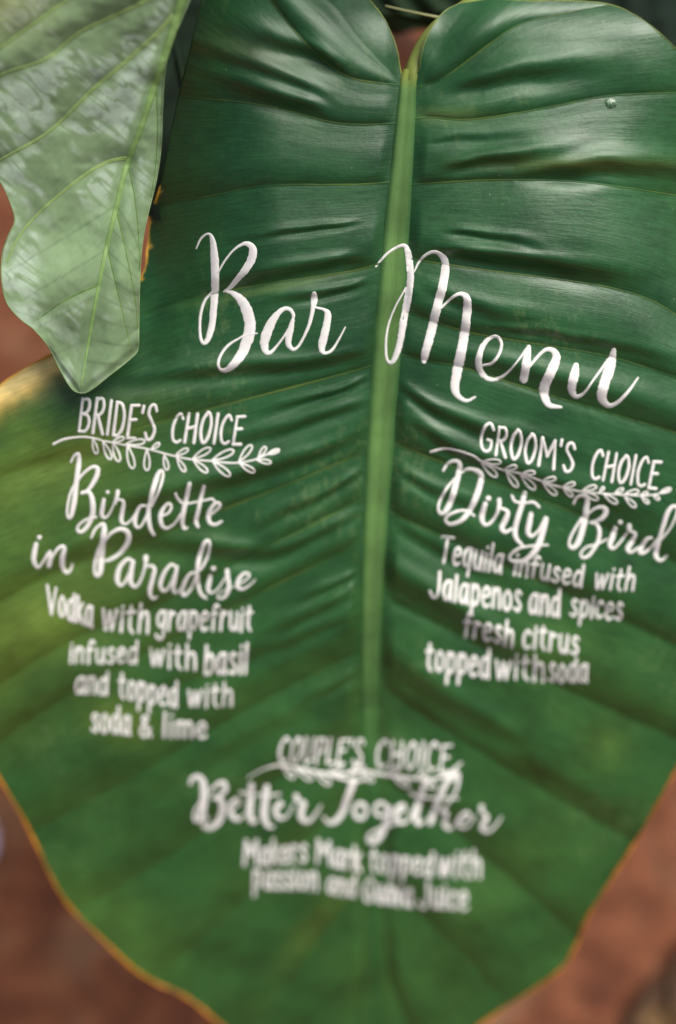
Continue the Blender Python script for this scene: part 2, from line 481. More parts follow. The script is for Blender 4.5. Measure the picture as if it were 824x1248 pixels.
# outline of each half: (x, y, y of the matching point on the midrib)
R_OUT = [(560, 4, 92), (600, -1, 94), (650, 1, 97), (700, 1, 101), (745, 6, 106), (775, 19, 112), (800, 37, 120), (824, 60, 130), (850, 95, 145), (880, 150, 170), (905, 230, 205), (922, 330, 250), (930, 450, 310), (930, 560, 370), (918, 680, 440), (892, 790, 520), (858, 876, 600), (824, 937, 665), (790, 1000, 740), (762, 1045, 800), (740, 1080, 850), (715, 1120, 910), (702, 1152, 955), (685, 1180, 1000), (655, 1203, 1050), (620, 1225, 1100), (590, 1246, 1140), (540, 1280, 1200), (500, 1302, 1250), (460, 1315, 1315)]
L_OUT = [(370, -55, 92), (330, -80, 93), (290, -85, 94), (262, -50, 98), (247, 0, 106), (232, 60, 120), (215, 130, 145), (204, 190, 172), (194, 232, 190), (184, 262, 205), (180, 300, 220), (172, 338, 240), (130, 378, 265), (95, 408, 285), (65, 430, 300), (35, 446, 316), (0, 470, 338), (-40, 508, 365), (-70, 560, 400), (-90, 640, 450), (-92, 720, 510), (-75, 800, 570), (-40, 880, 640), (0, 950, 710), (22, 987, 750), (45, 1031, 795), (60, 1064, 830), (85, 1105, 880), (130, 1150, 940), (162, 1180, 975), (190, 1198, 1005), (218, 1210, 1040), (242, 1226, 1070), (268, 1248, 1100), (300, 1270, 1140), (350, 1295, 1200), (400, 1310, 1255), (460, 1315, 1315)]
L_SIN = [(489, 90), (487, 80), (485, 65), (480, 48), (470, 25), (457, 8), (440, -12), (410, -35), (370, -55)]
R_SIN = [(500, 94), (510, 86), (513, 70), (519, 48), (529, 29), (543, 13), (560, 4)]

def half_grid(out, sin, nk=620, ns=270):
    O = resample(catmull(out, 16), 0.6)
    kk = np.linspace(0, len(O) - 1, nk)
    O = np.stack([np.interp(kk, np.arange(len(O)), O[:, c]) for c in range(3)], 1)
    # slight raggedness of the edge
    my = O[:, 2]; B = np.stack([midx(my), my], 1)
    S = resample(catmull(sin, 12), 0.5)
    s = np.linspace(0, 1, ns)
    Sx = np.interp(s, np.linspace(0, 1, len(S)), S[:, 0]); Sy = np.interp(s, np.linspace(0, 1, len(S)), S[:, 1])
    Sc = np.stack([Sx, Sy], 1)
    B = B.copy()
    P = B[:, None, :] * (1 - s)[None, :, None] + O[:, None, :2] * s[None, :, None]
    lin = Sc[0] * (1 - s)[:, None] + Sc[-1] * s[:, None]
    d0 = (Sc - P[0])                                # bend the first ray on to the sinus edge
    wk = np.clip(1 - np.linspace(0, 1, nk) / 0.16, 0, 1) ** 2
    P += d0[None] * wk[:, None, None]
    # gentle downward sweep of the rays
    return P, O[:, :2]

def tint_main(x, y):
    base = np.array([0.014, 0.086, 0.022])
    c = np.broadcast_to(base, x.shape + (3,)).copy()
    def blob(cx, cy, rx, ry, rot, col, k):
        dx, dy = x - cx, y - cy
        u = (dx * math.cos(rot) + dy * math.sin(rot)) / rx; v = (-dx * math.sin(rot) + dy * math.cos(rot)) / ry
        wgt = (k * np.exp(-(u * u + v * v)))[..., None]
        c[:] = c * (1 - wgt) + np.array(col) * wgt
    lowt = smooth01((y - 430) / 500)[..., None]
    c = c * (1 - lowt) + np.array([0.024, 0.106, 0.022]) * lowt
    n = vnoise(x / 40, y / 30, 31) * 0.5 + vnoise(x / 90, y / 70, 32) * 0.5
    yg = np.array([0.085, 0.17, 0.024])
    pw = (np.clip(0.5 + 0.9 * n, 0, 1) * 0.35 * smooth01((y - 620) / 300))[..., None]
    c = c * (1 - pw) + np.array([0.05, 0.13, 0.02]) * pw
    # paler, yellower lower-left flank
    wl = smooth01((330 - x) / 330) * smooth01((y - 440) / 90) * smooth01((960 - y) / 160)
    wl = np.clip(wl * (0.85 + 0.6 * n), 0, 1)[..., None]
    c = c * (1 - wl) + yg * wl
    blob(40, 760, 110, 40, -0.5, (0.19, 0.27, 0.035), 0.55)
    blob(80, 560, 110, 26, -0.5, (0.20, 0.26, 0.035), 0.4)
    blob(150, 880, 40, 25, 0.2, (0.17, 0.24, 0.03), 0.55)
    blob(40, 590, 60, 60, 0, (0.10, 0.19, 0.03), 0.4)
    blob(690, 790, 60, 40, 0, (0.08, 0.19, 0.03), 0.5)
    blob(740, 905, 30, 28, 0.6, (0.10, 0.2, 0.03), 0.5)
    blob(140, 1130, 90, 50, 0.7, (0.08, 0.19, 0.03), 0.6)
    blob(620, 1060, 100, 40, -0.8, (0.06, 0.16, 0.03), 0.5)
    blob(380, 1130, 60, 14, -0.9, (0.10, 0.18, 0.03), 0.5)
    blob(700, 200, 120, 9, 0.0, (0.13, 0.16, 0.035), 0.5)
    blob(330, 352, 90, 5, -0.2, (0.12, 0.20, 0.04), 0.5)
    blob(545, 140, 40, 9, 0, (0.14, 0.24, 0.06), 0.6)
    blob(300, 60, 60, 20, 0.3, (0.11, 0.13, 0.04), 0.35)
    # yellow upper left rim, its sunlit glow painted into the colour
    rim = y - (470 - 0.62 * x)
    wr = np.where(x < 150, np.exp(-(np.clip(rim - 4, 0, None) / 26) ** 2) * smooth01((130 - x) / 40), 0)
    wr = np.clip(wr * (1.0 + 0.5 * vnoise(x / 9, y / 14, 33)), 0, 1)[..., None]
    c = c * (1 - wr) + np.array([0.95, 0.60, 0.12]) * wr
    blob(25, 462, 60, 14, -0.55, (1.0, 0.80, 0.32), 1.0)  # near-white sun highlight painted into the tint
    # torn dry patches of the left edge
    e = x - np.interp(y, [230, 262, 300, 345], [194, 184, 180, 172])
    jag = 3.5 + 7 * vnoise(y / 5.0, y * 0 + 3, 34)
    we = np.where((y > 232) & (y < 350), smooth01((jag - e) / 5), 0)
    we *= smooth01((np.abs(y - 285)) / 14) * 0.9
    we = we[..., None]
    c = c * (1 - we) + np.array([0.75, 0.45, 0.06]) * we
    return c

def set_tint(me, cols):
    at = me.color_attributes.new('tint', 'FLOAT_COLOR', 'POINT')
    a = np.ones((len(me.vertices), 4), np.float32); a[:, :3] = cols.reshape(-1, 3)
    at.data.foreach_set('color', a.ravel())

def set_uv(me, uvs):
    l = me.uv_layers.new(name='vein_uv')
    vi = np.empty(len(me.loops), np.int32); me.loops.foreach_get('vertex_index', vi)
    l.data.foreach_set('uv', uvs.reshape(-1, 2)[vi].astype(np.float32).ravel())

def phase(x, y):
    dm = x - midx(y); out = np.zeros(x.shape)
    for fs, msk in ((LF, dm < 0), (RF, dm >= 0)):
        V = np.maximum.accumulate(np.stack([f(x[msk]) for f in fs]), 0)
        idx = np.clip((V <= y[msk]).sum(0) - 1, 0, len(fs) - 2)
        lo = np.take_along_axis(V, idx[None], 0)[0]; hi = np.take_along_axis(V, idx[None] + 1, 0)[0]
        out[msk] = idx + np.clip((y[msk] - lo) / np.maximum(hi - lo, 4), 0, 1) + (30 if fs is RF else 0)
    return out

leaf = empty('menu_leaf', tuple(proj(498, 92, 0.70)), 'huge glossy dark green heart-shaped leaf hand-lettered in white as a bar menu', 'leaf')

PL, OL = half_grid(L_OUT, L_SIN)
PR, OR = half_grid(R_OUT, R_SIN)
nk, ns = PL.shape[:2]
XY = np.concatenate([PL.reshape(-1, 2), PR.reshape(-1, 2)])
verts = leaf_pos(XY[:, 0], XY[:, 1])
faces = np.vstack([grid_faces(nk, ns, 0, True), grid_faces(nk, ns, nk * ns, False)])
me = make_mesh('blade', verts, faces)
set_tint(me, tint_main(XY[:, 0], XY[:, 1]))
set_uv(me, np.stack([np.abs(XY[:, 0] - midx(XY[:, 1])) / 100, phase(XY[:, 0], XY[:, 1])], 1))
link('blade', me, M_BLADE, leaf)

# tube along a chain of 3-D points
def tube(P, rad, nseg=8, squash=None):
    P = np.asarray(P, float); n = len(P)
    rad = np.broadcast_to(np.asarray(rad, float), (n,))
    T = np.gradient(P, axis=0); T /= np.linalg.norm(T, axis=1)[:, None] + 1e-12
    A = np.cross(T, FW); A /= np.linalg.norm(A, axis=1)[:, None] + 1e-12
    Bn = np.cross(A, T)
    if squash is None: squash = 1.0
    th = np.linspace(0, 2 * np.pi, nseg, endpoint=False)
    ring = A[:, None, :] * np.cos(th)[None, :, None] + Bn[:, None, :] * np.sin(th)[None, :, None] * squash
    V = P[:, None, :] + ring * rad[:, None, None]
    i, j = np.meshgrid(np.arange(n - 1), np.arange(nseg), indexing='ij')
    a = (i * nseg + j).ravel(); b = (i * nseg + (j + 1) % nseg).ravel()
    F = np.stack([a, b, b + nseg, a + nseg], 1)
    return V.reshape(-1, 3), F

# midrib: a broad half-round rib lying in the valley
def ribbon_rib(cx, cy, wpx, bulge, pos, ncross=11):
    C = np.stack([cx, cy], 1); T = np.gradient(C, axis=0); T /= np.linalg.norm(T, axis=1)[:, None]
    Nn = np.stack([-T[:, 1], T[:, 0]], 1)
    u = np.linspace(-1, 1, ncross)
    X = C[:, None, 0] + Nn[:, None, 0] * u[None] * wpx[:, None] / 2
    Y = C[:, None, 1] + Nn[:, None, 1] * u[None] * wpx[:, None] / 2
    lift = bulge[:, None] * (np.sqrt(np.clip(1 - u ** 2, 0, 1)))[None] - 0.25 * (np.abs(u) > 0.99)[None]
    return pos(X, Y, lift), grid_faces(len(cx), ncross)

ys = np.linspace(84, 1290, 424)
cx = midx(ys)
wp = np.interp(ys, [84, 96, 130, 250, 400, 550, 700, 800, 900, 1000, 1290], [13, 20, 23, 30, 35, 33, 28, 24, 18, 12, 5])
bl = np.interp(ys, [96, 300, 700, 900, 1290], [1.2, 1.3, 1.1, 0.7, 0.4])
# flat-based rib: height measured from the valley floor
_box = lambda a_, n_: np.convolve(np.pad(a_, n_ // 2, mode='edge'), np.ones(n_) / n_, 'valid')[:len(a_)]
_hc = _box(height(cx, ys), 25)
_hl = _box(height(cx - wp / 2, ys), 25); _hr = _box(height(cx + wp / 2, ys), 25)
def rib_H(X, Y):
    u_ = (X - midx(Y)) / (np.interp(Y, ys, wp) / 2)
    hc = np.interp(Y, ys, _hc); hs = np.where(u_ < 0, np.interp(Y, ys, _hl), np.interp(Y, ys, _hr))
    return hc + (hs - hc) * np.clip(np.abs(u_), 0, 1) + 0.3
def rib_pos(X, Y, lift):
    return proj(X, Y, base_depth(X, Y) - (rib_H(X, Y) + lift) * MM)
v, f = ribbon_rib(cx, ys, wp, bl, rib_pos)
me = make_mesh('midrib', v, f)
def rib_tint(y, n, top, low, ya, yb):
    t = smooth01((y - ya) / (yb - ya))[:, None]
    c = np.array(top) * (1 - t) + np.array(low) * t
    return np.repeat(c * (1 + 0.12 * vnoise(y / 25, y * 0, 6))[:, None], n, 0)
set_tint(me, rib_tint(ys, 11, (0.125, 0.25, 0.07), (0.03, 0.115, 0.03), 690, 1010))
set_uv(me, np.stack([np.repeat(ys, 11) / 100, np.tile(np.linspace(0, 0.5, 11), len(ys))], 1))
_u = np.tile(np.linspace(-1, 1, 11), len(ys)); _e = (0.75 * smooth01((np.abs(_u) - 0.45) / 0.55))[:, None]
_rc = rib_tint(ys, 11, (0.125, 0.25, 0.07), (0.03, 0.115, 0.03), 690, 1010)
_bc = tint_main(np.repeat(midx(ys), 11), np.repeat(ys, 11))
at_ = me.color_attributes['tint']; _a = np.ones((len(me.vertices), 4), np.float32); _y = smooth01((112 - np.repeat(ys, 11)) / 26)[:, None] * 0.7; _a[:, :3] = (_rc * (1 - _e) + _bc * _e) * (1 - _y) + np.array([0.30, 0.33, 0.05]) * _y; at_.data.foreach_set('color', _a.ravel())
link('midrib', me, M_RIB, leaf)

def lateral(pts, side, mat, wpx0=3.4, lift=0.25, xlim=(-95, 935)):
    f_ = vein_fn(pts)
    xs_ = [p[0] for p in pts]
    lo, hi = max(min(xs_), xlim[0]), min(max(xs_), xlim[1])
    X = np.linspace(lo, hi, 160)
    if side < 0: X = X[::-1]
    Y = f_(X)
    ok = inside(X, Y)
    X, Y = X[ok], Y[ok]
    if len(X) < 12: return
    t = np.linspace(0, 1, len(X))
    w_ = wpx0 * (1 - 0.75 * t) + 0.6
    w_ = w_ * (1 + 0.25 * vnoise(t * 30, t * 0 + X[0], 5))
    v, f = ribbon_rib(X, Y, w_, np.full(len(X), lift), leaf_pos, 5)
    me = make_mesh('lateral_vein', v, f)
    bl_ = tint_main(X, Y)
    k = np.clip(0.55 + 0.5 * vnoise(t * 9, t * 0 + Y[0], 15), 0, 1) * np.interp(Y, [500, 900], [0.85, 0.25]) * np.interp(np.abs(X - midx(Y)), [0, 25, 60, 300], [0.3, 0.3, 1, 0.7])
    c = bl_ * (1 - k[:, None]) + np.array([0.15, 0.21, 0.045]) * k[:, None]
    set_tint(me, np.repeat(c, 5, 0)); set_uv(me, np.stack([np.repeat(t, 5), np.tile(np.linspace(0, .2, 5), len(t))], 1))
    link('lateral_vein', me, mat, leaf)

OUT_POLY = np.vstack([OL, OR[::-1], np.array(R_SIN)[::-1], np.array(L_SIN)])
def inside(X, Y):
    px, py = OUT_POLY[:, 0], OUT_POLY[:, 1]
    qx, qy = np.roll(px, -1), np.roll(py, -1)
    c = ((py[None] > Y[:, None]) != (qy[None] > Y[:, None])) & (X[:, None] < (qx - px)[None] * (Y[:, None] - py[None]) / (qy - py + 1e-9)[None] + px[None])
    return c.sum(1) % 2 == 1
M_LAT = leaf_material('lateral_vein_skin', rough=0.45, spec=0.4, transl=0.12, streak=0.1, speck=False, bump=0.1)
for p in LEFT_VEINS[1:]: lateral(p, -1, M_LAT, 2.8)
for p in RIGHT_VEINS[1:]: lateral(p, 1, M_LAT, 2.8)

# margin: the thin coloured rim
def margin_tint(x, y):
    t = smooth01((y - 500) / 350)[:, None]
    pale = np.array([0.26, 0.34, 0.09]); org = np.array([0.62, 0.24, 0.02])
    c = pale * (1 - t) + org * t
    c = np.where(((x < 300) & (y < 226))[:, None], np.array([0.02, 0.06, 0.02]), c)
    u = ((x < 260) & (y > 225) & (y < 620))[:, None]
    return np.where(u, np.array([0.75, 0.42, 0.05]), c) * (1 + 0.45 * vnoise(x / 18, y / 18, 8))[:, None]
def margin(C, name='margin'):
    C = resample(C, 3)
    X, Y = C[:, 0], C[:, 1]
    rad = np.where((X < 260) & (Y > 225) & (Y < 620), 0.7, np.interp(Y, [0, 400, 900, 1200], [0.35, 0.5, 1.0, 1.1])) * MM
    rad = rad * (0.8 + 0.4 * vnoise(X / 14, Y / 14, 14))
    v, f = tube(leaf_pos(X, Y), rad, 8)
    me = make_mesh(name, v, f)
    set_tint(me, np.repeat(margin_tint(X, Y), 8, 0))
    link(name, me, M_MARGIN, leaf)
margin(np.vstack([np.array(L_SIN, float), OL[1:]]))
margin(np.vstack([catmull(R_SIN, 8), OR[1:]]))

# stalk joining behind the right lobe
pet = catmull([(497, 150, -3.0, 8), (498, 125, -2.2, 9), (500, 104, -2.6, 10), (504, 88, -2.6, 11.5), (513, 68, -5, 12.5), (526, 48, -10, 13.5), (546, 30, -17, 15), (575, 10, -28, 15), (620, -30, -45, 15), (690, -80, -70, 15)], 10)
Zp = base_depth(pet[:, 0], pet[:, 1]) - (height(np.full(len(pet), 498.0), np.full(len(pet), 110.0)) + pet[:, 2]) * MM
v, f = tube(proj(pet[:, 0], pet[:, 1], Zp), pet[:, 3] * 0.405 * MM, 20)
link('petiole', make_mesh('petiole', v, f), M_PETIOLE, leaf)

# ------------------------------------------------------------------ lettering
JIT = np.random.default_rng(5)
def stroke_geo(P, k, jag=0.05, step=1.1):
    """one brush stroke (x, y, width) as a raised ribbon of paint lying on the blade"""
    C = catmull(P, 10)
    C = resample(C, step)
    n = len(C)
    # round ends
    T0 = C[0, :2] - C[1, :2]; T0 /= np.linalg.norm(T0) + 1e-9
    T1 = C[-1, :2] - C[-2, :2]; T1 /= np.linalg.norm(T1) + 1e-9
    a = np.linspace(0, np.pi / 2, 5)
    r0, r1 = C[0, 2] / 2, C[-1, 2] / 2
    pre = np.array([[*(C[0, :2] + T0 * r0 * math.sin(t)), C[0, 2] * max(0.03, math.cos(t))] for t in a[:0:-1]])
    post = np.array([[*(C[-1, :2] + T1 * r1 * math.sin(t)), C[-1, 2] * max(0.03, math.cos(t))] for t in a[1:]])
    C = np.vstack([pre, C, post]); n = len(C)
    T = np.gradient(C[:, :2], axis=0); T /= np.linalg.norm(T, axis=1)[:, None] + 1e-9
    Nn = np.stack([-T[:, 1], T[:, 0]], 1)
    u = np.array([-1, -0.8, 0, 0.8, 1.0])
    wj = np.ones((n, 5))
    j1 = np.convolve(JIT.normal(0, 1, n + 4), np.ones(3) / 3, 'valid')[:n]; j2 = np.convolve(JIT.normal(0, 1, n + 4), np.ones(3) / 3, 'valid')[:n]
    wj[:, 0] += j1 * jag; wj[:, 1] += j1 * jag; wj[:, 3] += j2 * jag; wj[:, 4] += j2 * jag
    off = u[None] * wj * C[:, 2:3] / 2
    X = C[:, 0:1] + Nn[:, 0:1] * off; Y = C[:, 1:2] + Nn[:, 1:2] * off
    lift = np.array([-0.1, 0.19, 0.21, 0.19, -0.1])[None] + k * 0.03 + np.linspace(0, 0.03, n)[:, None]
    # where paint crosses the midrib it lies on the rib
    dm = np.abs(X - midx(Y)); hw = np.interp(Y, ys, wp) / 2
    ribl = np.interp(Y, ys, bl) * np.sqrt(np.clip(1 - (dm / hw) ** 2, 0, 1))
    onrib = (dm < hw)
    hh = height(X, Y)
    H = np.where(onrib, np.maximum(rib_H(X, Y) + ribl, hh), hh) + lift
    return proj(X, Y, base_depth(X, Y) - H * MM), grid_faces(n, 5)

def word(strokes, label, jag=0.05, name='painted_word'):
    V, F, o = [], [], 0
    for k, s in enumerate(strokes):
        v, f = stroke_geo(s, k % 6, jag)
        v = v.reshape(-1, 3); V.append(v); F.append(f + o); o += len(v)
    me = make_mesh(name, np.vstack(V), np.vstack(F))
    return link(name, me, M_PAINT, leaf, label=label)

def S(ox, oy, sc, *strokes, k=1.0):
    out = []
    for s in strokes:
        a = np.array(s, float)
        out.append(np.stack([ox + a[:, 0] / sc, oy + a[:, 1] / sc, a[:, 2] / sc * k], 1))
    return out
def dot(x, y, r):
    return [(x - 0.5, y, r * 1.7), (x, y, r * 2), (x + 0.5, y, r * 1.7)]
def oval(cx, cy, rx, ry, w_, tilt=0.0):
    a = np.linspace(0.2, 2 * np.pi + 0.25, 14)
    return [(cx + rx * math.cos(t) - tilt * ry * math.sin(t), cy + ry * math.sin(t), w_) for t in a]

# "Bar Menu"
word(S(220, 260, 3.745, k=1.05, *[
  [(72,160,6),(90,120,10),(115,97,10),(135,97,14),(148,130,26),(155,200,36),(158,280,38),(158,340,36),(152,420,32),(145,500,30),(130,560,26),(112,592,18),(95,580,14),(88,530,12),(92,460,12),(110,400,12),(142,362,10)],
  [(172,270,8),(200,220,9),(240,170,10),(280,142,14),(310,140,24),(330,162,34),(326,205,38),(300,252,34),(260,300,26),(225,340,18),(200,356,10)],
  [(205,355,8),(240,365,22),(280,400,40),(305,450,48),(318,510,48),(308,570,50),(285,630,44),(250,680,36),(215,712,24),(185,715,14),(172,690,12),(182,650,12),(215,605,12),(260,575,10),(300,555,8),(350,548,6)]
  ]) + S(220, 260, 3.745, k=1.05, *[

  [(508,500,10),(515,465,15),(498,438,17),(468,437,18),(430,475,30),(400,530,42),(383,590,38),(390,628,26),(410,635,16),(440,605,10),(480,550,9),(510,495,10)],
  [(512,490,18),(500,540,28),(492,590,26),(510,620,16),(535,610,12),(565,560,12),(590,500,15),(605,430,20),(610,395,30),(610,368,22)],
  [(618,430,10),(655,440,14),(672,460,28),(665,520,32),(650,580,34),(645,620,26),(660,638,14),(690,625,12),(720,580,9),(752,520,6)]]), 'large sharp white brush-script word reading Bar', 0.07)
word(S(440, 270, 2.289, k=1.04, *[
  [(42,125,6),(70,92,7),(100,72,8),(122,68,12),(133,95,18),(138,150,20),(132,210,20),(120,270,20),(108,340,18),(92,385,14),(78,393,9),(70,370,7),(72,310,6),(90,250,5),(125,185,5)],
  [(148,140,5),(165,108,7),(190,88,9),(215,88,12),(235,115,21),(230,170,24),(212,240,24),(195,310,24),(180,365,22),(176,388,16)],
  [(215,250,5),(240,225,7),(265,205,9),(285,203,14),(297,225,22),(292,290,24),(280,360,26),(268,420,26),(262,465,22),(272,488,14),(295,500,9),(318,490,6)],
  [(338,402,6),(365,395,8),(385,370,8),(392,340,8),(380,322,9),(360,325,10),(338,350,14),(328,390,18),(335,420,16),(360,440,11),(390,435,8),(415,415,6),(440,385,5),(462,355,8)],
  [(468,350,12),(462,390,22),(454,440,22)],
  [(455,425,6),(490,380,8),(515,358,10),(535,360,15),(545,380,22),(530,420,26),(512,460,26),(512,485,22),(525,512,15),(558,518,7)],
  [(600,402,16),(595,430,26),(588,462,24),(597,487,14),(620,480,8),(650,440,6),(690,385,9)],
  [(705,360,14),(697,400,28),(680,450,28),(672,490,26),(690,513,14),(715,505,10),(745,475,8),(773,436,5)]]), 'large sharp white brush-script word reading Menu across the midrib', 0.07)

# brush-script drink names
word(S(70, 540, 3.924,
  [(65,90,10),(80,62,13),(100,52,16),(103,90,24),(95,150,25),(88,210,25),(80,280,26),(68,340,22),(55,360,15),(46,340,12),(50,290,12),(65,230,12),(95,180,12)],
  [(95,180,12),(130,140,13),(165,115,15),(190,118,20),(190,150,24),(165,200,21),(140,230,17),(118,238,18)],
  [(118,238,14),(150,235,18),(165,265,24),(170,310,26),(165,350,25),(145,395,21),(115,425,17),(95,415,14),(105,390,12),(140,365,12),(185,355,11)],
  [(222,270,16),(215,310,22),(212,345,20),(228,358,12),(250,335,10),(270,290,10),(285,240,12)], dot(240,235,10),
  [(288,232,20),(285,255,18),(277,290,12)], [(285,270,10),(315,280,16),(310,330,22),(305,372,20),(325,388,12),(350,370,10),(372,340,10)],
  [(420,300,12),(395,305,17),(375,345,20),(370,385,19),(385,405,14),(405,390,12),(425,350,12),(440,305,14)],
  [(440,300,20),(455,230,24),(475,165,24),(490,135,18),(505,140,14),(500,180,14),(480,240,12),(450,300,14)],
  [(436,300,20),(435,360,22),(445,410,18),(460,438,15)],
  [(497,350,10),(530,335,12),(545,305,13),(530,290,14),(505,315,18),(492,355,22),(500,395,18),(525,408,12),(560,385,10),(590,340,10)],
  [(632,195,20),(620,250,22),(605,320,22),(597,375,20),(605,408,15),(622,405,8)],
  [(565,245,16),(578,270,14),(605,290,12),(650,285,10),(700,275,10),(740,268,12),(752,282,10)],
  [(700,210,18),(685,270,20),(672,330,20),(662,375,20),(672,400,14)],
  [(715,350,10),(750,330,12),(778,300,14),(765,285,14),(740,305,18),(722,345,22),(728,380,18),(755,390,14),(785,375,11)]), 'white script word reading Birdette on the left half')
word(S(30, 640, 5.15, dot(93,78,17),
  [(72,120,28),(62,170,32),(57,220,30),(80,266,22),(110,240,16),(145,180,18)],
  [(158,170,24),(160,215,32),(152,255,30)],
  [(165,220,14),(195,165,18),(228,135,22),(250,148,26),(238,200,32),(238,260,30),(262,298,20),(285,285,16),(300,245,13)]), 'small white script word reading in')
word(S(30, 640, 5.15,
  [(418,80,15),(440,30,19),(470,2,20),(495,-6,24),(500,30,34),(490,110,38),(480,200,40),(475,280,38),(460,316,28),(440,300,20),(440,240,18),(460,160,18),(482,110,16)],
  [(505,100,14),(545,50,20),(600,25,26),(645,45,32),(650,100,34),(610,165,28),(550,210,23),(510,225,17)],
  [(680,228,20),(645,215,23),(600,260,28),(582,320,32),(588,368,24),(615,375,18),(650,320,18),(678,250,18)],
  [(680,230,26),(668,300,30),(665,360,28),(695,388,18),(725,350,16),(750,280,16),(760,220,20)]) +
  S(170, 640, 5.493,
  [(42,215,34),(42,245,30)], [(48,275,16),(85,275,20),(100,300,26),(85,370,28),(70,430,28),(72,472,22),(90,492,18),(115,483,12)],
  [(240,278,18),(210,265,20),(165,320,26),(140,390,30),(150,435,24),(180,435,18),(220,370,18),(245,300,18)],
  [(250,280,22),(235,360,28),(225,430,26),(245,455,16),(282,420,13)],
  [(370,320,16),(335,330,20),(300,390,26),(285,445,28),(300,472,20),(335,440,18),(365,380,18),(385,320,18)],
  [(385,310,26),(400,220,30),(430,130,28),(455,102,22),(470,130,20),(455,210,18),(415,290,18),(390,310,16)],
  [(385,320,26),(390,390,24),(410,460,20),(445,490,16)],
  dot(495,292,19), [(475,345,28),(462,400,32),(460,440,26),(485,455,14),(530,420,12),(572,355,12)],
  [(585,300,28),(590,350,30),(598,400,30),(590,450,25),(560,488,19),(525,488,13),(530,465,10),(570,435,8),(640,410,8)],
  [(655,402,10),(710,370,14),(735,337,16),(715,320,18),(680,340,24),(655,390,30),(665,425,24),(700,425,16),(740,400,12),(775,365,8)]), 'white script word reading Paradise on the left half')
word(S(520, 550, 5.15,
  [(105,120,17),(130,80,20),(170,60,22),(205,72,28),(205,120,36),(185,200,38),(160,290,38),(130,360,34),(95,393,25),(74,370,20),(80,320,18),(115,250,18),(160,190,16),(215,135,14)],
  [(215,135,14),(260,112,20),(310,120,30),(343,150,35),(335,210,38),(305,300,38),(265,380,34),(215,435,28),(150,458,23),(117,435,19),(140,400,18),(200,375,18),(250,375,18),(300,405,13)],
  dot(388,295,19), [(368,330,28),(350,390,34),(347,430,30),(370,463,20),(410,440,18),(445,380,18),(455,330,20)],
  [(455,305,28),(455,340,26),(443,390,18)], [(460,355,15),(508,380,25),(495,430,34),(472,480,32),(495,508,22),(532,488,18)],
  [(615,265,32),(600,330,34),(575,410,34),(555,490,34),(562,545,27),(600,590,20)],
  [(535,280,18),(555,315,18),(610,325,16),(670,320,18),(705,350,18)],
  [(655,395,30),(645,450,34),(637,510,32),(660,533,22),(700,500,18),(740,430,20)],
  [(748,425,34),(730,500,36),(705,580,38),(665,645,34),(605,690,26),(535,688,19),(520,660,17),(570,615,16),(640,597,14),(760,588,13)]), 'white script word reading Dirty right of the midrib')
word(S(680, 590, 5.722,
  [(110,135,17),(130,95,20),(170,80,26),(205,97,34),(200,160,42),(190,240,44),(170,320,44),(145,400,42),(110,443,32),(80,428,22),(85,380,20),(120,310,20),(165,240,20)],
  [(215,205,14),(260,170,20),(310,162,30),(335,185,38),(320,225,36),(280,255,27),(230,268,19)],
  [(235,270,14),(270,280,25),(290,330,28),(280,400,28),(250,455,25),(210,503,23),(170,513,19),(160,482,17),(200,440,16),(270,420,15),(340,385,13)],
  dot(435,267,18), [(400,310,30),(380,370,36),(362,425,34),(385,450,18),(430,410,16),(478,345,14)],
  [(497,292,34),(496,312,36)], [(500,330,14),(540,345,23),(520,395,34),(487,450,35),(510,475,20),(560,445,15)],
  [(655,375,16),(620,385,25),(590,430,32),(572,472,32),(600,480,20),(650,440,18),(690,390,18)],
  [(705,385,28),(735,290,32),(765,200,32),(800,157,27),(830,167,22),(820,230,18),(775,320,16),(715,390,18)],
  [(700,400,36),(685,460,38),(687,512,30),(720,533,18),(760,500,13)]), 'white script word reading Bird at the right')
word(S(220, 930, 4.578, k=0.88, *[
  [(55,115,24),(65,85,26),(100,77,34),(125,110,44),(130,180,48),(125,250,48),(110,308,40),(82,318,26),(80,270,18),(110,220,12)],
  [(150,180,12),(200,122,22),(240,112,32),(250,150,32),(215,182,24)],
  [(180,195,20),(220,202,34),(235,260,42),(210,330,38),(160,363,30),(127,348,24),(150,300,14)],
  [(285,260,12),(325,232,16),(312,205,24),(282,232,34),(285,290,36),(320,318,22),(352,290,12)],
  [(395,127,38),(390,200,42),(385,280,42),(400,328,32),(425,320,14)],
  [(480,137,38),(472,210,42),(465,290,42),(485,348,30),(515,358,16)],
  [(335,165,16),(400,175,14),(500,180,14),(550,175,18)],
  [(520,262,12),(565,235,18),(555,222,24),(530,260,34),(545,303,30),(590,300,14),(632,230,12)],
  [(645,188,38),(650,208,28)], [(665,215,18),(690,225,30),(675,262,38),(675,308,36),(710,328,24),(750,290,18),(782,238,12)]]), 'blurred white script word reading Better')
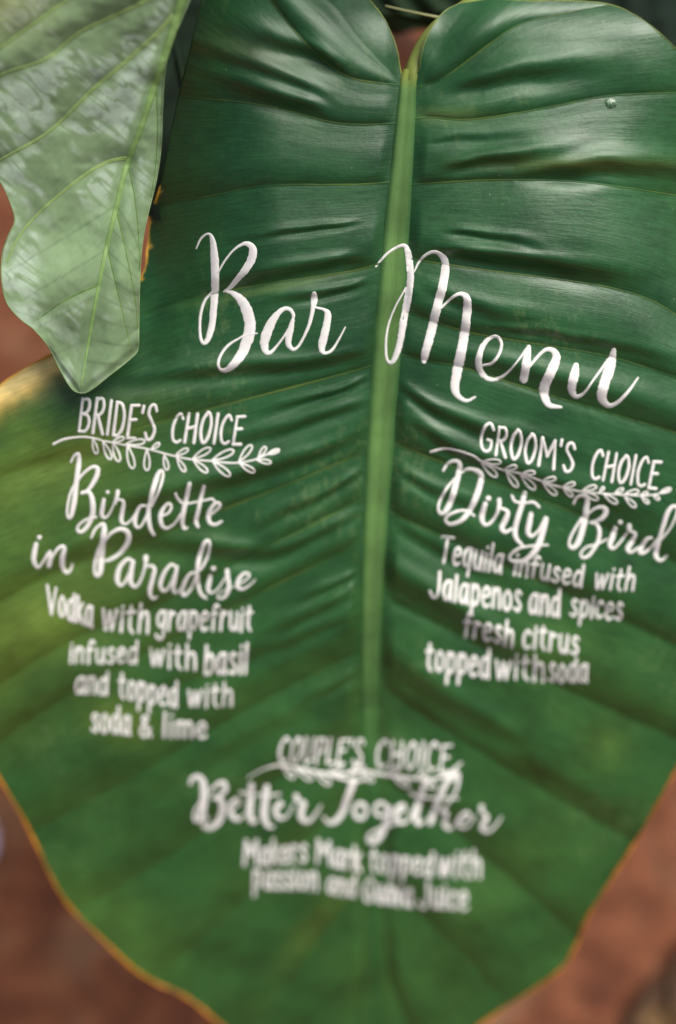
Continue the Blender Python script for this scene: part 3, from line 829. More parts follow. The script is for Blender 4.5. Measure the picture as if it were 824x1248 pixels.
word(S(390, 930, 3.583, k=0.88, *[
  [(150,75,32),(125,140,34),(105,200,32),(75,248,28),(40,262,19),(16,238,15)],
  [(0,40,14),(40,50,16),(90,65,18),(150,80,14),(210,70,10)],
  oval(175,210,27,33,20), oval(265,203,27,28,18),
  [(303,195,20),(290,260,30),(255,330,31),(217,343,25),(216,312,14),(270,285,12),(330,265,10)],
  [(335,225,10),(370,202,15),(357,183,19),(332,212,26),(337,253,25),(375,258,14),(412,200,10)],
  [(460,85,26),(435,160,31),(417,230,33),(430,268,21),(455,250,10)], [(395,130,14),(440,150,12),(600,155,11)],
  [(482,260,29),(510,180,29),(545,100,29),(588,42,23),(605,62,18),(590,130,14),(540,200,12)],
  [(522,212,12),(550,217,23),(545,268,25),(570,288,12),(600,250,10)],
  [(608,262,10),(650,237,14),(640,217,18),(612,237,21),(606,273,21),(640,280,12),(680,230,10)],
  [(705,193,27),(704,205,22)], [(712,215,13),(727,240,27),(707,283,27),(735,299,16),(770,270,12),(792,235,8)]]), 'blurred white script word reading Together')

# hand-printed alphabet: (width, strokes); x height 1, ascender and capital 1.5, y up
G = {
 'V': (.75, [[(0,1.5),(.34,0)], [(.34,0),(.72,1.5)]]),
 'T': (.75, [[(0,1.45),(.8,1.5)], [(.4,1.5),(.36,0)]]),
 'J': (.7, [[(.62,1.5),(.6,.5),(.45,.05),(.2,0),(0,.28)]]),
 'M': (1.0, [[(.05,0),(.12,1.5)], [(.12,1.5),(.5,.6)], [(.5,.6),(.88,1.5)], [(.88,1.5),(.95,0)]]),
 'G': (.72, [[(.7,1.2),(.5,1.5),(.2,1.3),(.02,.7),(.12,.15),(.38,0),(.62,.2),(.64,.6)], [(.64,.6),(.42,.62)]]),
 'B': (.66, [[(.1,1.5),(.08,0)], [(.1,1.46),(.45,1.5),(.55,1.2),(.42,.9),(.1,.8)], [(.1,.8),(.5,.75),(.62,.4),(.45,.05),(.08,0)]]),
 'R': (.66, [[(.1,1.5),(.05,0)], [(.1,1.46),(.45,1.5),(.55,1.15),(.4,.85),(.1,.75)], [(.22,.78),(.62,0)]]),
 'I': (.16, [[(.1,1.5),(.06,0)]]),
 'D': (.66, [[(.1,1.48),(.06,0)], [(.1,1.48),(.42,1.4),(.6,.9),(.52,.3),(.3,.02),(.06,0)]]),
 'E': (.56, [[(.1,1.45),(.04,0)], [(.1,1.45),(.56,1.5)], [(.08,.8),(.45,.85)], [(.04,0),(.5,.03)]]),
 "'": (.12, [[(.08,1.5),(.04,1.2)]]),
 'S': (.6, [[(.56,1.25),(.42,1.5),(.18,1.42),(.1,1.1),(.32,.8),(.54,.45),(.42,.08),(.16,0),(0,.25)]]),
 'C': (.62, [[(.6,1.25),(.42,1.5),(.18,1.25),(.04,.7),(.14,.15),(.36,0),(.58,.12)]]),
 'H': (.7, [[(.1,1.5),(.04,0)], [(.62,1.5),(.6,0)], [(.07,.7),(.6,.85)]]),
 'O': (.66, [[(.36,1.5),(.1,1.1),(.04,.5),(.24,0),(.5,.25),(.62,.9),(.5,1.4),(.34,1.5)]]),
 'U': (.62, [[(.06,1.5),(.04,.5),(.2,0),(.46,.2),(.56,.8),(.6,1.5)]]),
 'P': (.58, [[(.1,1.48),(.06,0)], [(.1,1.46),(.46,1.45),(.54,1.05),(.38,.72),(.08,.7)]]),
 'L': (.5, [[(.08,1.5),(.04,0)], [(.04,0),(.48,.03)]]),
 'a': (.58, [[(.52,.85),(.32,1),(.08,.7),(.05,.25),(.2,0),(.4,.25),(.52,.85)], [(.54,1),(.5,.3),(.56,0)]]),
 'b': (.56, [[(.08,1.5),(.06,0)], [(.08,.6),(.3,1),(.5,.8),(.5,.3),(.3,0),(.06,.12)]]),
 'c': (.48, [[(.46,.8),(.28,1),(.08,.7),(.06,.25),(.24,0),(.46,.15)]]),
 'd': (.58, [[(.5,.8),(.28,1),(.08,.7),(.05,.25),(.22,0),(.42,.25),(.52,.8)], [(.54,1.5),(.52,.5),(.54,0)]]),
 'e': (.5, [[(.08,.5),(.42,.58),(.44,.85),(.28,1),(.08,.75),(.05,.3),(.22,0),(.48,.14)]]),
 'f': (.42, [[(.46,1.35),(.32,1.5),(.18,1.2),(.15,0)], [(0,.85),(.4,.9)]]),
 'g': (.56, [[(.5,.85),(.3,1),(.08,.75),(.08,.35),(.26,.15),(.44,.4),(.52,.9)], [(.54,1),(.5,.1),(.4,-.45),(.15,-.5),(0,-.3)]]),
 'h': (.54, [[(.08,1.5),(.05,0)], [(.07,.55),(.25,.95),(.45,.9),(.5,.5),(.5,0)]]),
 'i': (.14, [[(.08,1),(.06,0)], [(.09,1.34),(.1,1.38)]]),
 'k': (.5, [[(.08,1.5),(.05,0)], [(.46,1),(.1,.45)], [(.16,.5),(.5,0)]]),
 'l': (.14, [[(.1,1.5),(.05,0)]]),
 'm': (.82, [[(.06,1),(.05,0)], [(.06,.6),(.22,1),(.38,.85),(.4,0)], [(.4,.6),(.58,1),(.74,.85),(.78,0)]]),
 'n': (.54, [[(.06,1),(.05,0)], [(.06,.55),(.26,1),(.45,.88),(.5,0)]]),
 'o': (.54, [[(.3,1),(.08,.75),(.06,.25),(.25,0),(.46,.25),(.48,.75),(.28,1)]]),
 'p': (.56, [[(.08,1),(.06,-.5)], [(.08,.65),(.3,1),(.5,.75),(.48,.3),(.28,.02),(.08,.2)]]),
 'q': (.56, [[(.5,.85),(.3,1),(.08,.7),(.08,.25),(.24,0),(.42,.25),(.5,.85)], [(.54,1),(.48,-.5)]]),
 'r': (.42, [[(.08,1),(.05,0)], [(.07,.5),(.22,.95),(.42,.85)]]),
 's': (.46, [[(.42,.85),(.26,1),(.1,.8),(.24,.52),(.42,.28),(.28,0),(.04,.12)]]),
 't': (.42, [[(.2,1.4),(.16,.3),(.34,0)], [(0,.95),(.42,1)]]),
 'u': (.54, [[(.06,1),(.06,.3),(.22,0),(.42,.3),(.5,1)], [(.5,1),(.5,0)]]),
 'v': (.5, [[(.04,1),(.24,0)], [(.24,0),(.48,1)]]),
 'w': (.78, [[(.04,1),(.16,.1),(.24,.05)], [(.22,.05),(.4,.9)], [(.4,.9),(.54,.05)], [(.54,.05),(.76,1)]]),
 '&': (.7, [[(.66,0),(.2,1.0),(.2,1.35),(.38,1.4),(.42,1.1),(.08,.5),(.1,.1),(.34,0),(.62,.5)]]),
}
def printed(text, x0, y0, x1, y1, xh, stroke, label, asc=None, slant=0.06, caps=False, gapu=0.2, name='painted_word'):
    asc = asc if asc else xh * 1.5
    stroke *= 0.84 if y0 > 700 else (0.9 if y0 > 600 else 0.95)
    x0 += stroke * 0.45; x1 -= stroke * 0.45
    tot = sum(G[c][0] for c in text) + gapu * (len(text) - 1)
    L = math.hypot(x1 - x0, y1 - y0); ux, uy = (x1 - x0) / L, (y1 - y0) / L
    hs = L / tot
    cur = 0; out = []
    for c in text:
        wd, sts = G[c]
        jy = random.uniform(-0.04, 0.04) * xh; js = random.uniform(0.97, 1.05)
        for st in sts:
            P = []
            for (gx, gy) in st:
                yy = (gy * xh if gy <= 1 else xh + (gy - 1) / 0.5 * (asc - xh)) if not caps else gy / 1.5 * asc
                yy *= js
                xx = (cur + gx) * hs + slant * yy
                P.append((x0 + ux * xx, y0 + uy * xx - yy + jy, stroke * random.uniform(0.9, 1.1)))
            out.append(np.array(P))
        cur += wd + gapu
    return word(out, label, 0.06, name)
C_ = dict(caps=True)
printed("BRIDE'S", 93, 526, 190, 537, 26, 4.0, "white capital letters reading BRIDE'S", asc=41, slant=0.10, **C_)
printed('CHOICE', 206, 538, 296, 543, 26, 3.9, 'white capital letters reading CHOICE under the word Bar', asc=36, slant=0.12, **C_)
printed("GROOM'S", 583, 549, 700, 577, 26, 3.9, "white capital letters reading GROOM'S", asc=35, slant=0.10, **C_)
printed('CHOICE', 717, 582, 802, 596, 26, 3.9, 'white capital letters reading CHOICE at the right', asc=35, slant=0.16, **C_)
printed("COUPLE'S", 337, 929, 442, 932, 26, 4.2, "blurred white capitals reading COUPLE'S", asc=30, slant=0.12, **C_)
printed('CHOICE', 456, 934, 549, 941, 26, 4.2, 'blurred white capitals reading CHOICE near the leaf tip', asc=32, slant=0.08, **C_)
W_ = [
 ('Vodka', 56, 747, 114, 765, 25, 32, 4.2, 0.0), ('with', 122, 768, 182, 772, 25, 33, 4.2, 0.05), ('grapefruit', 189, 767, 308, 769, 22, 30, 4.2, 0.05),
 ('infused', 83, 808, 168, 808, 18, 26, 4.0, 0.05), ('with', 181, 811, 240, 817, 21, 30, 4.2, 0.0), ('basil', 247, 821, 302, 821, 25, 35, 4.6, 0.04),
 ('and', 90, 845, 132, 847, 20, 28, 4.0, 0.05), ('topped', 143, 850, 217, 863, 22, 32, 4.4, 0.02), ('with', 227, 861, 284, 861, 20, 28, 4.2, 0.03),
 ('soda', 110, 890, 160, 896, 21, 32, 4.4, 0.0), ('&', 169, 898, 186, 898, 18, 25, 4.2, 0.0), ('lime', 197, 898, 253, 900, 19, 29, 4.4, 0.0),
 ('Tequila', 533, 685, 612, 699, 22, 33, 3.9, 0.14), ('infused', 624, 700, 710, 715, 18, 26, 3.9, 0.14), ('with', 722, 718, 773, 720, 18, 27, 3.9, 0.16),
 ('Jalapenos', 522, 728, 636, 746, 24, 33, 4.4, 0.04), ('and', 643, 747, 683, 751, 23, 33, 4.4, 0.04), ('spices', 693, 751, 759, 756, 20, 26, 4.0, 0.1),
 ('fresh', 563, 775, 626, 788, 20, 30, 4.2, 0.08), ('citrus', 635, 789, 706, 798, 22, 28, 4.3, 0.06),
 ('topped', 517, 817, 597, 826, 24, 34, 4.6, 0.05), ('with', 602, 827, 664, 830, 22, 30, 4.4, 0.02), ('soda', 667, 831, 717, 832, 21, 27, 4.2, 0.03),
 ('Makers', 295, 1055, 375, 1050, 20, 30, 4.6, 0.03), ('Mark', 384, 1052, 441, 1061, 20, 28, 4.6, 0.0), ('topped', 449, 1062, 528, 1068, 20, 28, 4.4, 0.06), ('with', 532, 1069, 587, 1070, 22, 32, 4.4, 0.04),
 ('passion', 307, 1082, 388, 1085, 20, 26, 4.4, 0.0), ('and', 397, 1087, 434, 1094, 18, 26, 4.2, 0.05), ('Guava', 442, 1099, 503, 1105, 20, 28, 4.4, 0.0), ('Juice', 508, 1105, 571, 1110, 21, 30, 4.6, 0.0),
]
where = {'with': iter(['after Vodka', 'after infused', 'in the third line at left', 'after infused at right', 'in the last line at right', 'in the lowest drink']),
         'infused': iter(['at left', 'at right']), 'topped': iter(['at left', 'at right', 'in the lowest drink']), 'soda': iter(['at left', 'at right']), 'and': iter(['at left', 'at right', 'in the lowest drink'])}
for t, x0, y0, x1, y1, xh, asc, sw, sl in W_:
    # words that name brands are described by place only
    if t in ('Makers', 'Mark'):
        lb = 'blurred white printed word in the last drink, %s' % ('first of its line' if t == 'Makers' else 'second of its line')
    else:
        lb = 'white hand-printed %s' % ('ampersand' if t == '&' else 'word reading ' + t)
        if t in where: lb += ' ' + next(where[t])
    printed(t, x0, y0, x1, y1, xh, sw, lb, asc=asc, slant=sl)

# leafy sprigs under the headings
def sprig(stem, leaves, label, lw=2.2, fat=0.2):
    out = list(stem)
    for (bx, by, tx, ty) in leaves:
        dx, dy = tx - bx, ty - by; L = math.hypot(dx, dy); nx, ny = -dy / L, dx / L
        f_ = 0.62 * (fat * L + 1.2)
        prof = [(0, 0), (.3, .65), (.6, 1), (.88, .8), (1, 0), (.88, -.8), (.6, -1), (.3, -.65), (0, 0)]
        out.append(np.array([(bx + dx * a + nx * f_ * b, by + dy * a + ny * f_ * b, lw) for a, b in prof]))
    return word(out, label, 0.04, 'painted_sprig')
def lv(ox, oy, sc, L): return [(ox + a / sc, oy + b / sc, ox + c / sc, oy + d / sc) for a, b, c, d in L]
st = np.vstack([S(60, 480, 5.886, [(30,360,18),(110,325,18),(220,310,15),(300,315,15),(400,340,13),(550,370,12),(700,395,12)])[0],
                S(200, 480, 5.493, [(80,420,12),(190,440,13),(310,450,13),(400,460,13),(490,462,12),(610,440,12),(700,400,12),(765,376,10)])[0]])
sprig([st], lv(60, 480, 5.886, [(312,325,340,430),(385,345,440,470),(455,350,500,485),(560,370,600,535),(700,400,700,550),(450,350,535,315),(550,360,685,340),(730,400,790,355)]) +
      lv(200, 480, 5.493, [(0,410,20,510),(75,415,160,370),(85,430,140,520),(190,435,310,365),(195,445,290,525),(320,445,465,380),(325,455,440,550),(500,455,585,345),(505,465,605,525),(630,430,680,355),(625,445,715,460),(690,405,770,375)]),
      "white painted leafy sprig under BRIDE'S CHOICE", 2.2, 0.17)
st = np.vstack([S(520, 510, 5.15, [(25,210,16),(110,190,15),(200,205,15),(290,235,15),(345,270,13),(480,325,11),(600,350,11)])[0],
                S(670, 520, 5.35, [(-20,368,11),(90,400,11),(210,425,11),(330,435,11),(480,445,11),(600,450,11),(700,440,11),(790,405,12)])[0]])
sprig([st], lv(520, 510, 5.15, [(355,270,465,275),(345,280,440,365),(485,325,565,300),(500,335,570,430),(600,345,680,340),(590,355,680,445),(725,395,810,375),(730,405,815,480)]) +
      lv(670, 520, 5.35, [(85,395,165,370),(90,405,150,455),(215,415,305,390),(220,430,315,475),(325,425,355,395),(350,440,440,500),(425,435,480,405),(490,440,580,420),(490,460,560,525),(595,445,640,430),(600,460,645,500),(672,445,715,475),(715,435,790,405)]),
      "white painted leafy sprig under GROOM'S CHOICE", 2.1, 0.18)
st = np.array([(302,948,1.5),(320,938,1.8),(340,933,3),(360,936,4.5),(385,941,4),(410,944,4),(440,940,4),(465,944,4),(495,948,4),(525,950,4),(545,944,4),(562,930,3)], float)
sprig([st], [(345,935,358,948),(362,938,380,950),(385,942,402,956),(400,943,416,934),(425,943,444,934),(440,943,455,952),(470,945,484,936),(480,948,498,958),(505,949,520,942),(515,950,530,960),(540,945,556,950)],
      "blurred white painted sprig under COUPLE'S CHOICE", 2.4, 0.2)

# ------------------------------------------------------------------ water drop on the upper right
def drop():
    n1, n2 = 14, 24
    V = []
    for i in range(n1):
        ph = i / (n1 - 1) * math.pi / 2
        for j in range(n2):
            th = 2 * math.pi * j / n2
            r = 7.5 * math.cos(ph) * (1 + 0.12 * math.sin(th * 2 + 1))
            px, py = 745 + r * math.cos(th) * 0.95, 125 + r * math.sin(th) * (0.85 + 0.15 * (math.sin(th) > 0))
            V.append(leaf_pos(np.array(px), np.array(py), 0.05 + 1.5 * math.sin(ph)))
    F = [(i * n2 + j, i * n2 + (j + 1) % n2, (i + 1) * n2 + (j + 1) % n2, (i + 1) * n2 + j) for i in range(n1 - 1) for j in range(n2)]
    m, t, nd, ln = new_mat('water')
    b = nd['Principled BSDF']; b.inputs['Base Color'].default_value = (1, 1, 1, 1); b.inputs['Roughness'].default_value = 0.02
    b.inputs['Transmission Weight'].default_value = 1; b.inputs['IOR'].default_value = 1.33
    link('water_drop', make_mesh('water_drop', np.array(V), F), m, None, 'small clear water drop on the upper right of the big leaf', 'water drop')
drop()

# ------------------------------------------------------------------ pale leaf in front at the upper left
FM = catmull([(262, -110), (240, -50), (222, 0), (205, 55), (190, 100), (172, 155), (155, 200), (140, 260), (128, 310), (118, 360), (109, 410), (102, 452), (98, 478)], 14)
def fmx(y): return np.interp(y, FM[:, 1], FM[:, 0])
F_L = [(180, -190, -110), (60, -200, -106), (-60, -150, -95), (-120, -60, -60), (-110, 40, -10), (-70, 130, 45), (-30, 190, 95), (-4, 215, 125), (10, 240, 150), (18, 268, 175), (10, 288, 195), (3, 310, 215), (2, 340, 240), (8, 368, 262), (24, 388, 285), (42, 402, 305), (60, 424, 335), (72, 448, 362), (82, 466, 390), (90, 476, 420), (98, 479, 478)]
F_R = [(285, -120, -110), (258, -55, -75), (236, -10, -35), (222, 22, 0), (209, 52, 30), (201, 85, 62), (198, 130, 95), (196, 180, 135), (190, 222, 170), (180, 262, 200), (173, 300, 235), (170, 350, 280), (169, 400, 330), (168, 426, 360), (160, 436, 375), (148, 446, 395), (134, 457, 415), (118, 470, 440), (106, 478, 460), (98, 479, 478)]
FV_L = [[(262, -60), (180, -40), (100, -10), (40, 30), (-30, 80)], [(238, -30), (160, 10), (100, 38), (55, 72), (0, 92), (-60, 130)],
        [(212, 18), (190, 42), (150, 78), (110, 112), (60, 160), (0, 195), (-50, 225)],
        [(157, 192), (130, 198), (105, 212), (75, 235), (45, 262), (22, 290), (8, 320)],
        [(119, 348), (95, 358), (70, 372), (45, 390)]]
FV_R = [[(200, 70), (199, 100), (196, 140)], [(190, 104), (192, 150), (190, 200), (184, 240)], [(156, 202), (164, 240), (169, 290), (170, 330)], [(142, 256), (154, 310), (164, 360), (168, 400)], [(130, 300), (142, 350), (154, 400), (160, 430)]]
FVL = [vein_fn(p) for p in FV_L]
def f_depth(x, y):
    return 0.699 + 0.10 * (y - 230) / 1000 - 0.10 * np.clip((200 - y) / 1000, 0, None) - 0.06 * np.clip((150 - x) / 1000, -1, None)
def seg_dist(x, y, pts):
    C = catmull(pts, 5)
    best = np.full(x.shape, 1e9); sgn = np.zeros(x.shape); al = np.zeros(x.shape)
    for i in range(len(C) - 1):
        a, b = C[i], C[i + 1]; d = b - a; L2 = d @ d + 1e-9
        t = np.clip(((x - a[0]) * d[0] + (y - a[1]) * d[1]) / L2, 0, 1)
        dx, dy = x - a[0] - t * d[0], y - a[1] - t * d[1]
        D = np.hypot(dx, dy); m_ = D < best
        best = np.where(m_, D, best); al = np.where(m_, (i + t) / (len(C) - 1), al)
        sgn = np.where(m_, np.sign(d[0] * dy - d[1] * dx), sgn)
    return best, sgn, al
_cache = {}
def f_height(x, y):
    a = x - fmx(y)
    h = 3.0 * (1 - np.exp(-np.abs(a) / 30))
    h -= 0.0035 * np.clip(a - 14, 0, None) ** 2          # right side turns away
    h -= 0.0006 * np.clip(60 - x, 0, None) ** 2 * 0.4
    h += 3.0 * vnoise(x / 80 + 3, y / 70, 41) + 0.9 * vnoise(x / 30, y / 26, 42)
    for p in FV_L + FV_R:
        d, s, al = seg_dist(x, y, p)
        h -= 0.9 * np.exp(-d / 5) - 0.9 * np.exp(-((d - 22) / 16) ** 2)
    # quilting of the finer veins
    h += 0.30 * vnoise(x / 11, y / 9, 43) + 0.10 * vnoise(x / 5, y / 5, 44)
    # lip folding at the lower margin
    e = y - np.interp(x, [60, 98, 130, 168], [418, 470, 446, 414])
    h += 1.4 * smooth01((e + 14) / 10) - 2.2 * smooth01((e - 1) / 12)
    return h
def f_pos(x, y, lift=0.0):
    return proj(x, y, f_depth(x, y) - (f_height(x, y) + lift) * MM)
fl = empty('pale_leaf', tuple(proj(230, -20, 0.65)), 'pale sage green leaf with silvery mottling hanging over the upper left of the lettered leaf', 'leaf')
def f_half(out, nk=330, ns=150):
    O = resample(catmull(out, 16), 0.6)
    kk = np.linspace(0, len(O) - 1, nk)
    O = np.stack([np.interp(kk, np.arange(len(O)), O[:, c]) for c in range(3)], 1)
    B = np.stack([fmx(O[:, 2]), O[:, 2]], 1); s = np.linspace(0, 1, ns)
    return B[:, None] * (1 - s)[None, :, None] + O[:, None, :2] * s[None, :, None], O[:, :2]
A1, O1 = f_half(F_L); A2, O2 = f_half(F_R)
XY = np.concatenate([A1.reshape(-1, 2), A2.reshape(-1, 2)]); x, y = XY.T
nkf, nsf = A1.shape[:2]
me = make_mesh('blade', f_pos(x, y), np.vstack([grid_faces(nkf, nsf, 0, True), grid_faces(nkf, nsf, nkf * nsf, False)]))
a = x - fmx(y)
green = np.array([0.20, 0.30, 0.155]); silver = np.array([0.40, 0.51, 0.39]); yel = np.array([0.33, 0.36, 0.14])
# silvery bloom broken up by the small veins, running across from vein to vein
al_ = (x * 0.62 - y * 0.78); ac_ = (x * 0.78 + y * 0.62)
wob = vnoise(x / 34, y / 30, 57) * 7
patch = vnoise((al_ + wob) / 40 + 9, ac_ / 34, 51) * 0.7 + vnoise(x / 90, y / 80, 52) * 0.4
strk = vnoise((ac_ + wob) / 30, (al_ + wob) / 8.5, 53) * 0.9 + vnoise((ac_ + wob) / 15, (al_ - wob) / 4.5, 54) * 0.5
fine = np.abs(vnoise((ac_ + wob) / 34, (al_ + wob * 0.6) / 7.0, 58)); fine2 = np.abs(vnoise((al_ + wob) / 16, (ac_ - wob) / 9.0, 59))
mott = smooth01((patch + 0.30 * strk + 0.16) / 0.34) * smooth01(fine / 0.30) * (0.55 + 0.45 * smooth01(fine2 / 0.12))
lower = smooth01((y - 215) / 60) * smooth01((395 - y) / 60) * smooth01((x - 25) / 30)
edgeb = smooth01((60 - (x - np.interp(y, [200, 240, 270, 310, 340, 370, 400, 425, 450, 478], [0, 10, 18, 3, 2, 8, 40, 60, 75, 98]))) / 35) * smooth01((y - 200) / 80)
mott = np.clip(mott * (1 - 0.93 * lower) + edgeb * 0.55 * smooth01(0.6 + strk), 0, 1)
for p in FV_L + FV_R:
    d, s, al = seg_dist(x, y, p)
    mott *= 0.25 + 0.75 * smooth01((d - 3) / 9)
mott *= smooth01((np.abs(a) - 8) / 8)
c = green * (1 - mott[:, None] * 0.9) + silver * mott[:, None] * 0.9
wy = (smooth01((110 - x) / 140) * smooth01((80 - y) / 90))[:, None] * 0.75
c = c * (1 - wy) + yel * wy
# fine dark veinlets fanning to the lower margin
vl = np.zeros(x.shape)
for i in range(15):
    t0 = i / 14
    px0, py0 = fmx(250 + 190 * t0), 250 + 190 * t0
    for sgn, ex, ey in ((1, 168, 300 + 140 * t0), (-1, 12 + 62 * t0, 330 + 120 * t0)):
        if i % 2 or (sgn < 0 and i % 4): continue
        d, s, al = seg_dist(x, y, [(px0, py0), ((px0 + ex) / 2 + 4, (py0 + ey) / 2 - 6 * (sgn < 0) + 4), (ex, ey)])
        vl = np.maximum(vl, np.exp(-(d / 1.3) ** 2))
c = c * (1 - 0.25 * vl[:, None])
set_tint(me, c)
set_uv(me, np.stack([np.abs(a) / 100, (x + y) / 80], 1))
link('blade', me, M_PALE, fl)
yy = np.linspace(-105, 470, 260)
ww = np.interp(yy, [-105, 0, 60, 200, 300, 400, 470], [16, 12, 9.5, 7.5, 6, 4, 1.6])
def frib(X, Y, L): return proj(X, Y, f_depth(X, Y) - (np.maximum(f_height(fmx(Y), Y), f_height(X, Y)) + L) * MM)
v, f = ribbon_rib(fmx(yy), yy, ww, ww * 0.13, frib, 9)
link('midrib', make_mesh('midrib', v, f), M_PALERIB, fl)
for p, w0 in [(q, 6.0 if i < 3 else (5.0 if i == 3 else 2.6)) for i, q in enumerate(FV_L)] + [(q, 1.6) for q in FV_R]:
    C = resample(catmull(p, 12), 2.0)
    t = np.linspace(0, 1, len(C))
    v, f = ribbon_rib(C[:, 0], C[:, 1], w0 * (1 - 0.6 * t) + 0.5, np.full(len(C), 0.5 if w0 > 3 else 0.2), f_pos, 7)
    link('lateral_vein', make_mesh('lateral_vein', v, f), M_PALEVEIN if w0 > 3 else M_VEIN, fl)
for O_ in (O1, O2):
    C = resample(O_, 3.0)
    v, f = tube(f_pos(C[:, 0], C[:, 1]), 0.35 * MM, 8)
    me = make_mesh('margin', v, f)
    set_tint(me, np.repeat(np.array([[0.30, 0.42, 0.20]]) * (1 + 0.2 * vnoise(C[:, 0] / 9, C[:, 1] / 9, 3))[:, None], 8, 0))
    link('margin', me, M_MARGIN, fl)

# ------------------------------------------------------------------ dark foliage behind
def simple_leaf(name, cxp, cyp, Z, length, width, ang, tilt, col, label, group=None, seed=0):
    """ovate leaf with a folded blade, its ribs and a rim, placed Z metres from the viewer"""
    r = empty(name, tuple(proj(cxp, cyp, np.array(Z))), label, 'leaf', group)
    nu, nv = 60, 41
    u = np.linspace(0, 1, nu)[:, None]; v_ = np.linspace(-1, 1, nv)[None]
    wprof = np.sin(np.pi * np.clip(u, 0.001, 0.999) ** 0.75) ** 0.75 * (1 - 0.25 * u)
    lx = v_ * wprof * width / 2; ly = (u - 0.5) * length + 0 * v_
    lz = 0.18 * np.abs(lx) - 1.2 * (u - 0.4) ** 2 * length * 0.22 + 0.004 * vnoise(u * 9 + v_ * 0, np.abs(v_) * 2 + u * 4, seed) + 0.003 * np.sin((u * 9 + np.abs(v_) * 2) * 2 * np.pi) * np.abs(v_)
    ca, sa = math.cos(ang), math.sin(ang)
    ex = ca * RT + sa * UP; ey = -sa * RT + ca * UP; ez = -FW
    ct, stt = math.cos(tilt), math.sin(tilt)
    ey2 = ct * ey + stt * ez; ez2 = -stt * ey + ct * ez
    o = proj(cxp, cyp, np.array(Z))
    def P3(a_, b_, c_): return o + a_[..., None] * ex + b_[..., None] * ey2 + c_[..., None] * ez2
    me = make_mesh('blade', P3(lx, ly, lz), grid_faces(nu, nv))
    cc = np.array(col) * (1 + 0.25 * vnoise(lx * 120 + 50, ly * 60 + 50, seed))[..., None]
    set_tint(me, cc); set_uv(me, np.stack([np.abs(v_) + 0 * u, (u * 9 + np.abs(v_) * 2)], -1))
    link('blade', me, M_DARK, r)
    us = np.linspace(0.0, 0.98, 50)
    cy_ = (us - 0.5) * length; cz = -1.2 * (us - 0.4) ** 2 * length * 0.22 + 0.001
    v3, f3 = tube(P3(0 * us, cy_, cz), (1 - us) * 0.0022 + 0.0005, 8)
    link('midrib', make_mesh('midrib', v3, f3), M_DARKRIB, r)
    return r
DK_SHADE = (0.018, 0.036, 0.018)  # darker than a real leaf: shade under the foliage put into the colour
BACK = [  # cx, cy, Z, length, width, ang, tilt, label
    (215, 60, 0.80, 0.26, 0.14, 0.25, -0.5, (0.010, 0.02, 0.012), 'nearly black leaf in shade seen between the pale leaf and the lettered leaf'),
    (158, 110, 0.84, 0.22, 0.11, -0.35, -0.3, DK_SHADE, 'dark leaf hidden mostly behind the pale leaf'),
    (500, -62, 0.86, 0.22, 0.10, 1.45, -0.5, DK_SHADE, 'dark green leaf crossing the top above the red gap'),
    (400, -110, 0.90, 0.28, 0.12, 1.1, -0.3, DK_SHADE, 'dark leaf behind the top edge left of the stalk'),
    (620, -75, 0.92, 0.26, 0.12, 1.9, -0.4, DK_SHADE, 'dark leaf behind the top edge right of the stalk'),
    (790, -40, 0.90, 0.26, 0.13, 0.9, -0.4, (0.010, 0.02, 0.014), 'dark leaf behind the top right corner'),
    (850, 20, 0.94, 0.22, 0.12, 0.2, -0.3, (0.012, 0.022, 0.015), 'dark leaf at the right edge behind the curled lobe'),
]
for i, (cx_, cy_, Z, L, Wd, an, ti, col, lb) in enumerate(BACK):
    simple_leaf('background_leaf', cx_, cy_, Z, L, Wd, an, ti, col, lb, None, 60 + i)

def add_shade_leaf(px_, py_, Zs, dist, length, width, ang, label, seed):  # unseen leaf added towards the sun to cast shade on a target point
    tgt = proj(px_, py_, np.array(Zs)); c = tgt + np.array(tosun) * dist
    dv = c - CAM; Z = dv @ FW
    simple_leaf('added_shade_leaf', 412 + (dv @ RT) / Z / 0.48 * 824, 624 - (dv @ UP) / Z / 0.48 * 824, float(Z), length, width, ang, 0.2, (0.02, 0.09, 0.03), label, None, seed)
add_shade_leaf(225, 150, 0.70, 0.42, 0.30, 0.13, -0.25, 'large unseen leaf added above the frame to shade the upper left', 81)

# thin dry stem crossing the gap at the top
M_STRAW = plain_mat('straw', (0.34, 0.36, 0.16), (0.50, 0.50, 0.25), 60, 0.5, 0.3)
P = proj(np.array([470, 484, 500, 516, 533, 548]), np.array([7, 10.5, 14, 17.5, 21, 26]), np.array([.76, .758, .756, .754, .752, .75]))
v, f = tube(P, np.array([.3, .4, .5, .6, .8, .8]) * MM, 8)
link('dry_stem', make_mesh('dry_stem', v, f), M_STRAW, None, 'thin pale dry stem crossing the gap above the leaf stalk', 'stem')

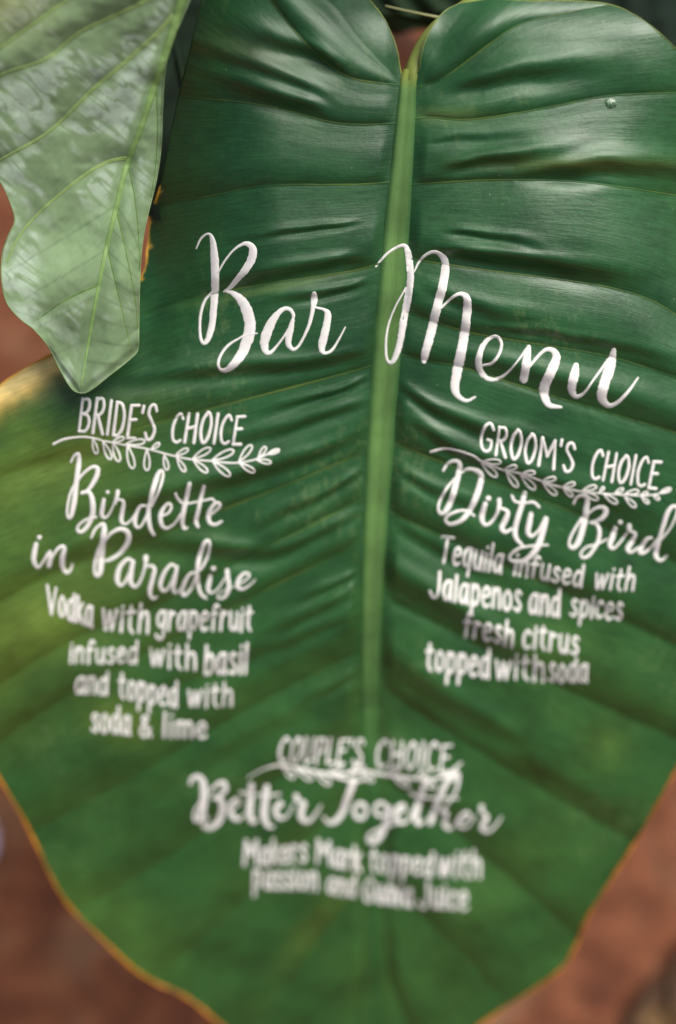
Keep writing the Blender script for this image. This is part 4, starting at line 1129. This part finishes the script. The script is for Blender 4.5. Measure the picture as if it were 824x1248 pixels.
# things lying on the ground
M_TWIG = plain_mat('twig_bark', (0.03, 0.012, 0.01), (0.07, 0.03, 0.02), 90, 0.8, 0.2)
g0, g1, g2 = ground_pt(455, 22, 0.03), ground_pt(480, 42, 0.03), ground_pt(520, 72, 0.03)
v, f = tube(catmull([g0, g1, g2], 12), 0.011, 10)
link('twig', make_mesh('twig', v, f), M_TWIG, None, 'dark twig on the red ground inside the notch of the lettered leaf', 'twig')

def flat_bit(name, pts, z, mat, label, cat, curl=0.012, group=None):
    """small petal or dry leaf lying curled on the ground"""
    c0 = ground_pt(*pts[0]); r1_, r2_, rot = pts[1]
    nu, nv = 16, 14
    u = np.linspace(0, 1, nu)[:, None]; v_ = np.linspace(-1, 1, nv)[None]
    wv = np.sin(np.pi * np.clip(u, .02, .98)) ** 0.7
    X = (u - 0.5) * 2 * r1_ + 0 * v_; Y = v_ * wv * r2_
    Zz = z + curl * (v_ * wv) ** 2 + curl * 0.8 * (u - 0.5) ** 2 * 4 + 0.002 * vnoise(u * 6, v_ * 3, 9)
    cr, sr = math.cos(rot), math.sin(rot)
    V = np.stack([c0[0] + X * cr - Y * sr, c0[1] + X * sr + Y * cr, Zz], -1)
    me = make_mesh(name, V, grid_faces(nu, nv))
    link(name, me, mat, None, label, cat, group)
M_PETAL = plain_mat('petal_skin', (0.52, 0.42, 0.50), (0.66, 0.56, 0.62), 60, 0.6, 0.3)
flat_bit('petal', [(-22, 1034), (0.032, 0.022, 1.3)], 0.016, M_PETAL, 'pale pink petal on the ground at the left edge', 'petal')
M_DRY = plain_mat('dry_leaf_skin', (0.035, 0.02, 0.015), (0.11, 0.06, 0.03), 40, 0.8, 0.2)
M_DRY2 = plain_mat('tan_dry_leaf_skin', (0.12, 0.07, 0.03), (0.20, 0.12, 0.05), 40, 0.8, 0.2)
DRY = [((826, 1234), (0.07, 0.04, 0.6), M_DRY, 'dark curled dead leaf on the ground in the lower right corner'),
       ((850, 1205), (0.06, 0.035, 1.4), M_DRY, 'dark dead leaf at the right edge just above the corner one'),
       ((806, 1252), (0.03, 0.016, -0.4), M_DRY2, 'small tan dead leaf at the foot of the lower right corner')]
for (p, s_, m_, lb) in DRY:
    flat_bit('dead_leaf', [p, s_], 0.018, m_, lb, 'dead leaf', 0.02)
